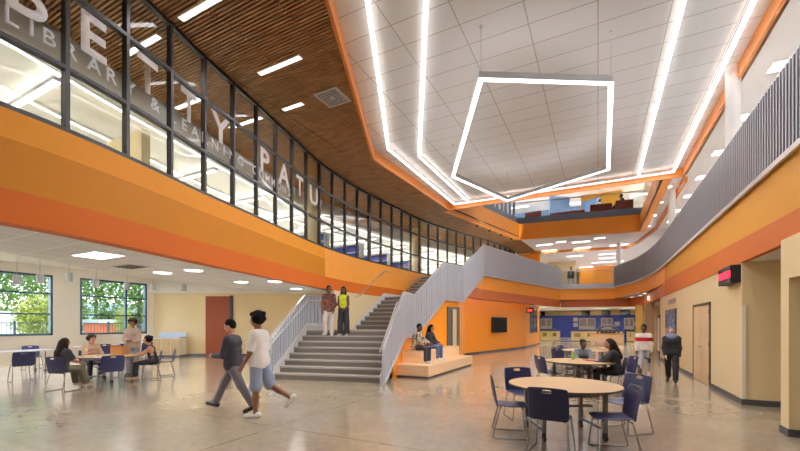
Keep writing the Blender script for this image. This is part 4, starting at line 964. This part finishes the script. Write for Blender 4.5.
# ------------------------------------------------------------------ people: bodies grown from a distance field
def nets(V, lo, h):
    ins = V < 0; nx, ny, nz = V.shape
    c = [(i,j,k) for i in (0,1) for j in (0,1) for k in (0,1)]
    sl_ = lambda i,j,k: (slice(i,nx-1+i), slice(j,ny-1+j), slice(k,nz-1+k))
    cnt = sum(ins[sl_(*q)].astype(np.int8) for q in c); act = (cnt > 0) & (cnt < 8)
    idx = -np.ones(act.shape, int); A = np.argwhere(act); idx[act] = np.arange(len(A))
    pos = np.zeros((len(A),3)); num = np.zeros(len(A))
    for a in c:
        for ax in range(3):
            if a[ax]: continue
            b = list(a); b[ax] = 1
            va = V[A[:,0]+a[0],A[:,1]+a[1],A[:,2]+a[2]]; vb = V[A[:,0]+b[0],A[:,1]+b[1],A[:,2]+b[2]]
            k = (va < 0) != (vb < 0); t = np.where(k, va/np.where(k, va-vb, 1), 0)
            p = np.tile(np.array(a, float), (len(A),1)); p[:,ax] += t
            pos[k] += p[k]; num[k] += 1
    pos = (pos/num[:,None]+A)*h+np.array(lo); F = []
    for ax in range(3):
        u, w = (ax+1)%3, (ax+2)%3
        s0 = [slice(1,-1)]*3; s1 = [slice(1,-1)]*3; s0[ax] = slice(0,-1); s1[ax] = slice(1,None)
        a, b = ins[tuple(s0)], ins[tuple(s1)]
        E_ = np.argwhere(a != b)
        if not len(E_): continue
        sg_ = a[tuple(E_.T)]; G = E_.copy(); G[:,u] += 1; G[:,w] += 1
        def cell(du, dw): q = G.copy(); q[:,u] -= du; q[:,w] -= dw; return idx[tuple(q.T)]
        Q = np.stack([cell(1,1), cell(0,1), cell(0,0), cell(1,0)], 1); Q[~sg_] = Q[~sg_][:,::-1]
        F.append(Q[(Q >= 0).all(1)])
    return pos, np.concatenate(F)
def field(prims, h, k=.03, post=None, pad=.05):
    """prims: ('c',a,b,ra,rb[,cut]) tapered capsule, ('e',centre,radii,R) ellipsoid"""
    bb = []
    for p in prims:
        if p[0] == 'c': r = max(p[3],p[4]); bb.append((np.minimum(p[1],p[2])-r, np.maximum(p[1],p[2])+r))
        else: r = max(p[2]); bb.append((p[1]-r, p[1]+r))
    lo = np.min([b[0] for b in bb], 0)-pad; hi = np.max([b[1] for b in bb], 0)+pad
    n = np.ceil((hi-lo)/h).astype(int)+1; V = np.full(n, 1.)
    ax = [lo[i]+h*np.arange(n[i]) for i in range(3)]
    for p, (l, u) in zip(prims, bb):
        i0 = np.maximum(0, np.floor((l-k-.03-lo)/h).astype(int)); i1 = np.minimum(n, np.ceil((u+k+.03-lo)/h).astype(int)+1)
        s = tuple(slice(a, b) for a, b in zip(i0, i1))
        X, Y, Z = np.meshgrid(*(ax[i][s[i]] for i in range(3)), indexing='ij')
        if p[0] == 'c':
            a, b = p[1], p[2]; d = b-a; L2 = max(1e-9, d@d)
            t = np.clip(((X-a[0])*d[0]+(Y-a[1])*d[1]+(Z-a[2])*d[2])/L2, 0, 1)
            D = np.sqrt((X-a[0]-t*d[0])**2+(Y-a[1]-t*d[1])**2+(Z-a[2]-t*d[2])**2)-(p[3]+(p[4]-p[3])*t)
            if len(p) > 5 and p[5]:
                e = d/math.sqrt(L2); D = np.maximum(D, (X-b[0])*e[0]+(Y-b[1])*e[1]+(Z-b[2])*e[2])
        else:
            q = np.stack([X-p[1][0],Y-p[1][1],Z-p[1][2]], -1)@p[3]/np.array(p[2]); D = (np.linalg.norm(q, axis=-1)-1)*min(p[2])
        W = V[s]; hh = np.clip(k-np.abs(W-D), 0, None); V[s] = np.minimum(W, D)-hh*hh/(4*k)
    if post is not None:
        X, Y, Z = np.meshgrid(*ax, indexing='ij'); V = post(V, X, Y, Z)
    return V, lo
def grow(name, prims, h, m, parent, k=.03, post=None, extra=None):
    V, lo = field(prims, h, k, post)
    if not (V < 0).any(): return None
    pos, F = nets(V, lo, h)
    vs = [tuple(p) for p in pos]; fs = [tuple(int(i) for i in q) for q in F]
    if extra:
        o = len(vs); vs += extra.v; fs += [tuple(i+o for i in q) for q in extra.f]
    me = bpy.data.meshes.new(name); me.from_pydata(vs, [], fs); me.polygons.foreach_set('use_smooth', [True]*len(me.polygons))
    me.materials.append(m); o = bpy.data.objects.new(name, me); COL.objects.link(o); o.parent = parent
    sm = o.modifiers.new('smooth','SMOOTH'); sm.factor = .5; sm.iterations = 2
    return o
A_ = lambda *v: np.array(v, float)
SK = {'d': mat('skin_deep','5b3a28',.55,var=.04), 'm': mat('skin_brown','8a5a3f',.55,var=.04), 't': mat('skin_tan','b07d5d',.55,var=.04), 'l': mat('skin_light','d3a284',.55,var=.04)}
HAIR = mat('hair_black','0d0a09',.8,var=.2,scale=40,spec=.15); HAIRB = mat('hair_brown','24150f',.75,var=.2,scale=40,spec=.2)
EYE = mat('eye_dark','0d0a09',.2); LIP = mat('lip','7c3f38',.5)
def person(x, y, z, d, label, h=1.72, lean=0., legs=((0,0,.04),(0,0,.04)), arms=((.05,.12,.2,.05),(.05,.12,.2,.05)), seat=None, hyaw=0., hpitch=0., fem=False,
           hair='short', hairm=None, skin='m', top=None, sleeve=2., hem=-.10, bottom=None, leglen=2., shoes=None, flare=0., res=.016, hood=None, topinf=.02):
    rz = math.atan2(-d[0], d[1]); root = empty('person', (x,y,z), rz, label=label, cat='person', group='people in the hall')
    k = h/1.75; u = A_(0, math.sin(lean), math.cos(lean)); fw = A_(0, math.cos(lean), -math.sin(lean))
    sw = .148 if fem else .168; J = {}
    def leg(s, L):
        p, kn, sp = L[:3]; d1 = A_(s*math.sin(sp), math.sin(p)*math.cos(sp), -math.cos(p)*math.cos(sp)); p2 = p-kn
        d2 = A_(s*math.sin(sp*.3), math.sin(p2), -math.cos(p2)); d2 /= np.linalg.norm(d2)
        hp = A_(s*.09*k,0,0); kn_ = hp+d1*.43*k; an = kn_+d2*.42*k
        fp = L[3] if len(L) > 3 else 0.
        fd = A_(s*.12, math.cos(fp), math.sin(fp)); up = A_(0,-math.sin(fp),math.cos(fp))
        return hp, kn_, an, an-fd*.05*k-up*.035*k, an+fd*.165*k-up*.045*k
    LG = [leg(1, legs[0]), leg(-1, legs[1])]
    zp = seat+.105*k if seat is not None else -min(min(l[3][2],l[4][2]) for l in LG)+.028*k
    P = A_(0,0,zp); LG = [[q+P for q in l] for l in LG]
    if seat is not None:
        pass
    nb = P+u*.49*k; hc = nb+u*.165*k+fw*.025*k
    SH = [P+u*.415*k+A_(s*sw*k,0,0) for s in (1,-1)]; AR = []
    for s, S_, a in zip((1,-1), SH, arms):
        d1 = A_(s*math.sin(a[1]), math.sin(a[0])*math.cos(a[1]), -math.cos(a[0])*math.cos(a[1]))
        d2 = A_(-s*math.sin(a[3]), math.sin(a[2])*math.cos(a[3]), -math.cos(a[2])*math.cos(a[3]))
        e = S_+d1*.285*k; w = e+d2*.25*k; AR.append((S_, e, w, d2))
    cyw, syw, cp, sp_ = math.cos(hyaw), math.sin(hyaw), math.cos(hpitch), math.sin(hpitch)
    Rz = np.array([[cyw,-syw,0],[syw,cyw,0],[0,0,1]]); Rx = np.array([[1,0,0],[0,cp,-sp_],[0,sp_,cp]]); R = Rz@Rx
    H = lambda a,b,c: hc+R@(A_(a,b,c)*k)
    g = .95 if fem else 1.
    torso = [('c',P+A_(-.07,0,.0)*k,P+A_(.07,0,.0)*k,.115*k,.115*k), ('c',P+u*.2*k+A_(-.05*g*k,0,0),P+u*.2*k+A_(.05*g*k,0,0),.1*k*g,.1*k*g),
             ('c',P+u*.35*k+A_(-.085*g*k,0,0),P+u*.35*k+A_(.085*g*k,0,0),.112*k*g,.112*k*g)]
    if fem: torso += [('e',P+u*.34*k+fw*.075*k+A_(s*.07*k,0,0),(.06*k,.055*k,.06*k),np.eye(3)) for s in (1,-1)]
    shl = [('c',S_,nb-u*.035*k,.052*k,.05*k) for S_ in SH]
    body = list(torso)+shl+[('c',nb-u*.03*k,hc-u*.05*k,.055*k*g,.05*k*g), ('e',hc,(.074*k,.093*k,.115*k),R), ('e',H(0,.025,-.055),(.055*k,.065*k,.06*k),R),
            ('c',H(0,.09,.012),H(0,.112,-.022),.010*k,.016*k), ('e',H(0,.075,.03),(.055*k,.02*k,.012*k),R)]
    body += [('e',H(s*.076,-.005,-.012),(.012*k,.022*k,.032*k),R) for s in (1,-1)]
    for l in LG: body += [('c',l[0],l[1],.085*k,.056*k),('c',l[1],l[1]*.6+l[2]*.4,.052*k,.053*k),('c',l[1]*.6+l[2]*.4,l[2],.053*k,.036*k),('c',l[3],l[4],.036*k,.03*k)]
    ex = MB()
    for s, (S_, e, w, d2) in zip((1,-1), AR):
        body += [('c',S_,e,.05*k,.04*k),('c',e,w,.039*k,.026*k)]
        side = np.cross(d2, A_(s,0,0)); side = side/np.linalg.norm(side) if np.linalg.norm(side) > .2 else A_(0,0,1)
        palm = np.cross(side, d2); palm = palm*(-1 if palm[0]*s > 0 else 1)          # palms face the body
        body += [('c',w,w+d2*.075*k+side*.012*k,.022*k,.023*k),('c',w+d2*.03*k-side*.012*k,w+d2*.08*k-side*.016*k,.02*k,.019*k)]
        for f_, (o, L) in enumerate(((.030,.070),(.010,.080),(-.010,.074),(-.029,.058))):
            b0 = w+d2*.07*k+side*o*k; d3 = d2*.93+palm*.36; d4 = d2*.6+palm*.8
            ex.tube([tuple(b0),tuple(b0+d2*L*.45*k+palm*.004*k),tuple(b0+d2*L*.45*k+d3*L*.32*k),tuple(b0+d2*L*.45*k+d3*L*.32*k+d4*L*.26*k)], [.0095*k,.009*k,.008*k,.006*k], 6)
        t0 = w+d2*.025*k+side*.022*k
        ex.tube([tuple(t0),tuple(t0+(d2*.6+side*.7)*.035*k),tuple(t0+(d2*.6+side*.7)*.035*k+(d2*.85+side*.2+palm*.3)*.03*k)], [.0115*k,.010*k,.007*k], 6)
    grow('body', body, res, SK[skin], root, .03, None, ex)
    # clothes follow the same bones, a little larger, cut at their hems
    I = topinf*k
    inf = lambda q, i: (q[0], q[1], q[2], q[3]+i, q[4]+i) if q[0] == 'c' else (q[0], q[1], tuple(r+i for r in q[2]), q[3])
    tp = [inf(q, I) for q in torso+shl]
    if hem < 0: tp += [('c',P+A_(-.072,0,-.05)*k,P+A_(.072,0,-.05)*k,.127*k,.127*k), ('c',P+u*.08*k+A_(-.07,0,0)*k,P+u*.08*k+A_(.07,0,0)*k,.122*k,.122*k), ('c',P+u*.2*k+A_(-.065,0,0)*k,P+u*.2*k+A_(.065,0,0)*k,.12*k,.12*k)]
    for S_, e, w, d2 in AR:
        if sleeve <= 0: continue
        if sleeve <= 1: tp.append(('c',S_,S_+(e-S_)*sleeve,.05*k+I*1.2,.047*k+I*1.3,1))
        else: tp += [('c',S_,e,.05*k+I,.042*k+I), ('c',e,e+(w-e)*(sleeve-1),.04*k+I,.032*k+I,1)]
    def cut_top(V, X, Y, Z):
        hgt = X*0+(Y-P[1])*u[1]+(Z-P[2])*u[2]; tt = (nb-P)@u
        arm = np.zeros(V.shape, bool)
        if sleeve > 0:
            for S_, e, w, d2 in AR:
                for a, b in ((S_,e),(e,w)):
                    dd = b-a; t = np.clip(((X-a[0])*dd[0]+(Y-a[1])*dd[1]+(Z-a[2])*dd[2])/(dd@dd),0,1)
                    arm |= (np.sqrt((X-a[0]-t*dd[0])**2+(Y-a[1]-t*dd[1])**2+(Z-a[2]-t*dd[2])**2) < .085*k) & (np.abs(X) > .13*k)
        V2 = np.maximum(V, hem*k-hgt); V2 = np.where(arm, V, V2); V2 = np.where(np.abs(X) < .075*k, np.maximum(V2, hgt-(tt+.012*k)), V2)
        if sleeve <= 0: V2 = np.maximum(V2, np.abs(X)-(sw-.02)*k)
        return V2
    grow('shirt' if sleeve <= 1 else 'jacket', tp, res, top, root, .035, cut_top)
    bt = [('c',P+A_(-.066,0,.01)*k,P+A_(.066,0,.01)*k,.12*k,.12*k)]
    for l in LG:
        if leglen <= 1: bt.append(('c',l[0],l[0]+(l[1]-l[0])*leglen,.1*k,(.085+flare)*k,1))
        else: bt += [('c',l[0],l[1],.1*k,(.077+flare*.5)*k), ('c',l[1],l[1]+(l[2]-l[1])*(leglen-1),(.076+flare*.5)*k,(.062+flare)*k,1)]
    grow('shorts' if leglen <= 1.2 else 'trousers', bt, res, bottom, root, .03, lambda V,X,Y,Z: np.maximum(V, (Y-P[1])*u[1]+(Z-P[2])*u[2]-.09*k))
    for l in LG:
        sh_ = [('c',l[3]+A_(0,0,.005),l[4]+A_(0,0,-.002),.044*k,.038*k),('c',l[3]*.7+l[2]*.3,l[2]*.9+l[3]*.1,.043*k,.043*k,1)]
        zs = min(l[3][2],l[4][2])-.03*k
        grow('shoe', sh_, min(res,.014), shoes or M['white'], root, .02)
    # hair
    hm = hairm or HAIR; hp_ = [('e',H(0,-.012,.022),(.086*k,.104*k,.112*k),R)]
    Ri = R.T
    def face(V, X, Y, Z, top_=.055, fr=.045):
        q = np.stack([X-hc[0],Y-hc[1],Z-hc[2]], -1)@R/k
        f = np.minimum(q[...,1]-(fr-.35*np.clip(-q[...,2],0,1)*0), top_-q[...,2])      # >0 inside the face window
        low = -.075-q[...,2]
        return np.maximum(np.maximum(V, f), np.where(np.abs(q[...,0]) < .3, low, V) if hair in ('short','afro','cap') else V)
    if hair == 'afro': hp_ = [('e',H(0,-.02,.035),(.115*k,.12*k,.125*k),R)]+[('e',H(.1*math.cos(a),-.02+.1*math.sin(a),.05+.05*math.sin(3*a)),(.035*k,.035*k,.04*k),R) for a in np.linspace(0,2*PI,9)[:-1]]
    if hair == 'long': hp_ += [('c',H(0,-.07,.0),P+u*.3*k-fw*.13*k,.085*k,.07*k)]+[('c',H(s*.075,-.03,.0),P+u*.36*k+A_(s*.09*k,0,0)+fw*.06*k,.032*k,.03*k) for s in (1,-1)]
    if hair == 'bun': hp_ += [('e',H(0,-.09,.09),(.055*k,.055*k,.05*k),R)]
    if hair == 'hijab': hp_ = [('e',H(0,-.012,.015),(.09*k,.11*k,.122*k),R),('c',H(0,-.01,-.07),nb+u*.02*k,.085*k,.105*k),('c',nb-A_(.09,0,0)*k-u*.01*k,nb+A_(.09,0,0)*k-u*.01*k,.075*k,.075*k),('e',nb+fw*.07*k-u*.03*k,(.1*k,.06*k,.09*k),np.eye(3))]
    def hj(V, X, Y, Z):
        q = np.stack([X-hc[0],Y-hc[1],Z-hc[2]], -1)@R/k
        return np.maximum(V, -np.maximum.reduce([.03-q[...,1], np.sqrt((q[...,0]/.056)**2+((q[...,2]+.026)/.072)**2)*.06-.06]))
    grow('headscarf' if hair == 'hijab' else 'cap' if hair == 'cap' else 'hair', hp_, min(res,.014), hm, root, .02, hj if hair == 'hijab' else face)
    for s in (1,-1): MB().ball(tuple(H(s*.03,.090,.008)), .011*k, 6).build('eye', EYE, root, smooth=60)
    MB().ball(tuple(H(0,.091,-.06)), (.024*k,.010*k,.008*k), 6).build('mouth', LIP, root, smooth=60)
    return root, AR, P
def cl(name, col): return mat('cloth_'+name, col, .85, var=.1, scale=12)
white_shoe = mat('white_shoe','e4e1dc',.6); dark_shoe = mat('dark_shoe','1d1c1f',.5)
WK = lambda s: ((.42,.12,.03,.25),(-.35,.28,.03,-.5)) if s > 0 else ((-.35,.28,.03,-.5),(.42,.12,.03,.25))
SIT = ((1.5,1.5,.1),(1.5,1.5,.1)); LAP = ((.45,.1,1.35,.35),(.45,.1,1.35,.35))
# walking pair, foreground left
_, ARm, _ = person(-6.05,4.97,0,(-.9,-.36),'young man in a dark sweater and grey trousers striding left with a phone', h=1.82, lean=.06, topinf=.015, legs=((.55,.12,.02,.2),(-.45,.12,.02,-.35)),
       arms=((.25,.1,1.5,.35),(.25,.1,1.5,.4)), hpitch=-.25, hair='short', skin='t', top=cl('charcoal_sweater','39323a'), hem=-.13, bottom=cl('grey_trousers','6f6b70'), shoes=dark_shoe, res=.014)
person(-5.27,4.87,0,(-.92,-.30),'young man in a white T-shirt and denim shorts walking behind the dark sweater', h=1.88, lean=.03, topinf=.014, legs=((-.3,.75,.02,-.8),(.03,.03,.02,0)),
       arms=((-.1,.12,.1,.05),(.15,.1,.55,.05)), hair='afro', skin='m', top=cl('white_tee','e6e0da'), sleeve=.95, hem=-.14, bottom=cl('denim_shorts','8690a3'), leglen=1.1, flare=.03, shoes=white_shoe, res=.014)
# stairs
person(-8.09,10.47,1.245,(.38,-.95),'boy in a dark patterned jacket and cream trousers coming down the stairs', h=1.74, legs=((.3,.5,.03),(.02,.03,.04)), arms=((.05,.15,.4,.1),(.1,.2,.5,.1)), hair='short', skin='d',
       top=patch_mat('cloth_jacket_pattern',['2d2530','8f4d28','3a2f3a','6a3a2a'],6,.85,'noise'), sleeve=1.5, hem=-.13, bottom=cl('cream_trousers','d9cdbd'), flare=.02, shoes=white_shoe, res=.015)
person(-7.63,10.68,1.245,(.30,-.95),'girl in a yellow-green top and wide black trousers beside the patterned jacket on the stairs', h=1.70, fem=True, legs=((.12,.12,.03),(.0,.02,.04)), arms=((.25,.1,1.2,.5),(.15,.12,.9,.3)), hair='long', skin='d',
       top=cl('lime_top','c3cf2e'), sleeve=0, hem=.02, bottom=cl('black_trousers','232227'), flare=.04, shoes=white_shoe, res=.015)
# tiered seating
person(-5.3,11.4,.386,(1,.0),'boy in a plaid shirt sitting on the plywood tiers, leaning forward', h=1.74, lean=.2, seat=.40, legs=SIT, arms=((.7,.12,1.25,.3),(.7,.12,1.25,.3)), hyaw=-.3, hair='short', skin='d',
       top=patch_mat('cloth_plaid',['c9b48e','7a5a44','e0d3b8','5b4a44'],14,.85), sleeve=1.9, bottom=cl('dark_jeans','34353f'), shoes=white_shoe, res=.015)
person(-5.28,12.5,.386,(1,-.1),'girl with long black hair, black top and jeans sitting on the plywood tiers', h=1.66, fem=True, lean=.12, seat=.40, legs=SIT, arms=((.45,.1,1.2,.35),(.45,.1,1.2,.35)), hyaw=.25, hair='long', skin='t',
       top=cl('black_top','1d1a20'), bottom=cl('blue_jeans','5a6c90'), shoes=white_shoe, res=.015)
# right corridor
person(1.27,14.15,0,(-.12,-1),'young man in a white jacket with a red chest stripe walking along the right wall', h=1.70, legs=WK(1), arms=((.25,.12,.5,.05),(-.2,.12,.1,.05)), hair='short', skin='d',
       top=zsplit('cloth_red_stripe',[(0,'e6ddd6'),(1.06,'b8222c'),(1.19,'e6ddd6')],.8), hem=-.05, bottom=patch_mat('cloth_pale_jeans',['c2c4ca','b4b7bf','3a3336'],4,.85,'noise'), shoes=white_shoe, res=.016)
person(1.82,12.95,0,(-.2,-1),'woman in a blue-grey headscarf and long black tunic walking by the right wall', h=1.64, fem=True, legs=WK(-1), arms=((.15,.1,.5,.15),(.05,.1,.2,.05)), hair='hijab', hairm=cl('blue_scarf','66718f'), skin='l',
       top=cl('black_tunic','19181c'), hem=-.32, topinf=.028, bottom=cl('black_slacks','1d1c20'), flare=.012, shoes=dark_shoe, res=.016)
# middle table
person(.38,10.2,0,(-1,-.1),'woman with long dark hair in a black jacket sitting at the middle table', h=1.68, fem=True, lean=.2, seat=.455, legs=SIT, arms=((.75,.1,1.35,.3),(.75,.1,1.35,.3)), hair='long', hairm=HAIRB, skin='t',
       top=cl('black_jacket','232126'), bottom=cl('black_denim','202026'), shoes=dark_shoe, res=.016)
person(-.38,11.42,0,(.15,-1),'girl with tied-back hair in a grey hoodie leaning on the middle table', h=1.64, fem=True, lean=.42, seat=.455, legs=SIT, arms=((.8,.15,1.4,.35),(.8,.15,1.4,.35)), hyaw=.35, hair='bun', skin='d',
       top=cl('grey_hoodie','6a6a6c'), bottom=cl('taupe_trousers','6e5c50'), shoes=dark_shoe, res=.016)
# left commons
person(-11.58,4.54,0,(-.3,1),'girl in dark T-shirt and olive trousers seated at the left table', h=1.66, fem=True, lean=.12, seat=.455, legs=((1.45,1.15,.08),(1.5,1.3,.08)), arms=((.55,.1,1.3,.2),(.6,.1,1.35,.2)), hair='long', hairm=HAIRB, skin='m',
       top=cl('dark_tee','2c2a30'), sleeve=.8, bottom=cl('olive_trousers','5a513c'), flare=.03, shoes=mat('beige_shoe','b79c84',.6), res=.016)
person(-13.5,6.0,0,(1,-.12),'boy with curly dark hair in a beige shirt behind the left group table', h=1.70, lean=.12, seat=.455, legs=SIT, arms=((.7,.15,1.7,.4),(.7,.15,1.5,.4)), hyaw=.3, hair='afro', hairm=HAIRB, skin='t',
       top=cl('beige_shirt','cdaa90'), sleeve=1.6, bottom=cl('dark_trousers','2c2c34'), shoes=dark_shoe, res=.018)
person(-13.05,6.95,0,(.75,-.75),'woman in a beige cardigan standing behind the seated group by the window', h=1.85, fem=True, legs=((.02,.02,.04),(.02,.02,.04)), arms=((.3,.1,1.5,.5),(.3,.1,1.5,.5)), hpitch=-.2, hair='afro', hairm=HAIRB, skin='m',
       top=cl('beige_cardigan','b39f8f'), hem=-.1, bottom=cl('grey_slacks','8d8a90'), shoes=dark_shoe, res=.018)
person(-11.6,6.74,0,(-.5,-.86),'woman in a black sleeveless top seated right of the left table', h=1.66, fem=True, lean=.2, seat=.455, legs=((1.45,1.2,.1),(1.5,1.4,.1)), arms=((.9,.1,1.3,.1),(.8,.1,1.3,.2)), hair='afro', skin='t',
       top=cl('black_vest','1f1d22'), sleeve=0, bottom=cl('black_leggings','1f1e24'), shoes=mat('tan_shoe','c49a80',.6), res=.018)
# upper floors
person(-2.75,30.0,4.16,(.9,.3),'person in a red shirt on the bridge behind the slatted railing', h=1.75, hair='short', skin='m', top=cl('red_shirt','8f2a38'), sleeve=.9, bottom=cl('dark_grey','3c3a40'), shoes=dark_shoe, res=.025)
person(-1.75,30.6,4.16,(-.4,-1),'person in a black top and pale trousers on the bridge behind the glass railing', h=1.78, legs=WK(1), hair='short', skin='m', top=cl('black_shirt','242328'), bottom=cl('pale_trousers','a59a92'), shoes=white_shoe, res=.025)
person(.05,28.7,8.53,(.9,-.3),'person in a white shirt and cap in a third floor booth', h=1.75, seat=.6, legs=SIT, arms=LAP, hair='cap', hairm=M['white'], skin='m', top=cl('white_shirt','e4e2e0'), bottom=cl('navy_trousers','2a3050'), shoes=white_shoe, res=.025)
person(1.35,28.5,8.53,(-.9,-.3),'person in dark clothes in the rightmost third floor booth', h=1.75, seat=.6, legs=SIT, arms=LAP, hair='short', skin='d', top=cl('plum_top','3d2a3c'), bottom=cl('dark_bottoms','28262c'), shoes=dark_shoe, res=.025)
# phone in the striding man's hands
ph = tag(MB().box(-.036,.036,-.075,.075,-.004,.004).build('phone', M['black'], bevel=.003), 'dark phone held by the striding man in the sweater', 'phone')
rz = math.atan2(.9,-.36); w = (ARm[0][2]+ARm[1][2])/2+ARm[0][3]*.08
ph.location = (-6.05+w[0]*math.cos(rz)-w[1]*math.sin(rz), 4.97+w[0]*math.sin(rz)+w[1]*math.cos(rz), w[2]+.03); ph.rotation_euler = (.5,0,rz)

# ------------------------------------------------------------------ daylight, camera
W = bpy.data.worlds.new('sky'); S.world = W; W.use_nodes = True; nt = W.node_tree; nt.nodes.clear()
sky = nt.nodes.new('ShaderNodeTexSky'); sky.sky_type = 'NISHITA'; sky.sun_disc = False; sky.sun_elevation = math.radians(48); sky.sun_rotation = math.radians(200)
bg = nt.nodes.new('ShaderNodeBackground'); bg.inputs[1].default_value = .4; ow = nt.nodes.new('ShaderNodeOutputWorld')
nt.links.new(sky.outputs[0], bg.inputs[0]); nt.links.new(bg.outputs[0], ow.inputs[0])
sun = bpy.data.lights.new('sun','SUN'); sun.energy = 1.6; sun.angle = .02; sun.color = (1,.95,.88); so = bpy.data.objects.new('sun', sun); COL.objects.link(so); so.rotation_euler = (math.radians(35),0,math.radians(150)); so.location = (-40,10,30)
cam = bpy.data.cameras.new('camera'); co = bpy.data.objects.new('camera', cam); COL.objects.link(co)
cam.sensor_width = 36; cam.lens = 385/800*36; cam.shift_y = (325-225.5)/800; cam.clip_end = 300; cam.clip_start = .05
co.location = (0,0,1.6); co.rotation_euler = (PI/2,0,TH); S.camera = co
S.view_settings.view_transform = 'Standard'; S.view_settings.look = 'None'; S.view_settings.gamma = 1; S.view_settings.exposure = 1.8
S.view_settings.use_curve_mapping = False
S.cycles.max_bounces = 8; S.cycles.diffuse_bounces = 4; S.cycles.glossy_bounces = 4; S.cycles.transparent_max_bounces = 16; S.cycles.use_denoising = True
S.cycles.sample_clamp_direct = 1.5; S.cycles.sample_clamp_indirect = 6; S.cycles.caustics_reflective = False; S.cycles.caustics_refractive = False
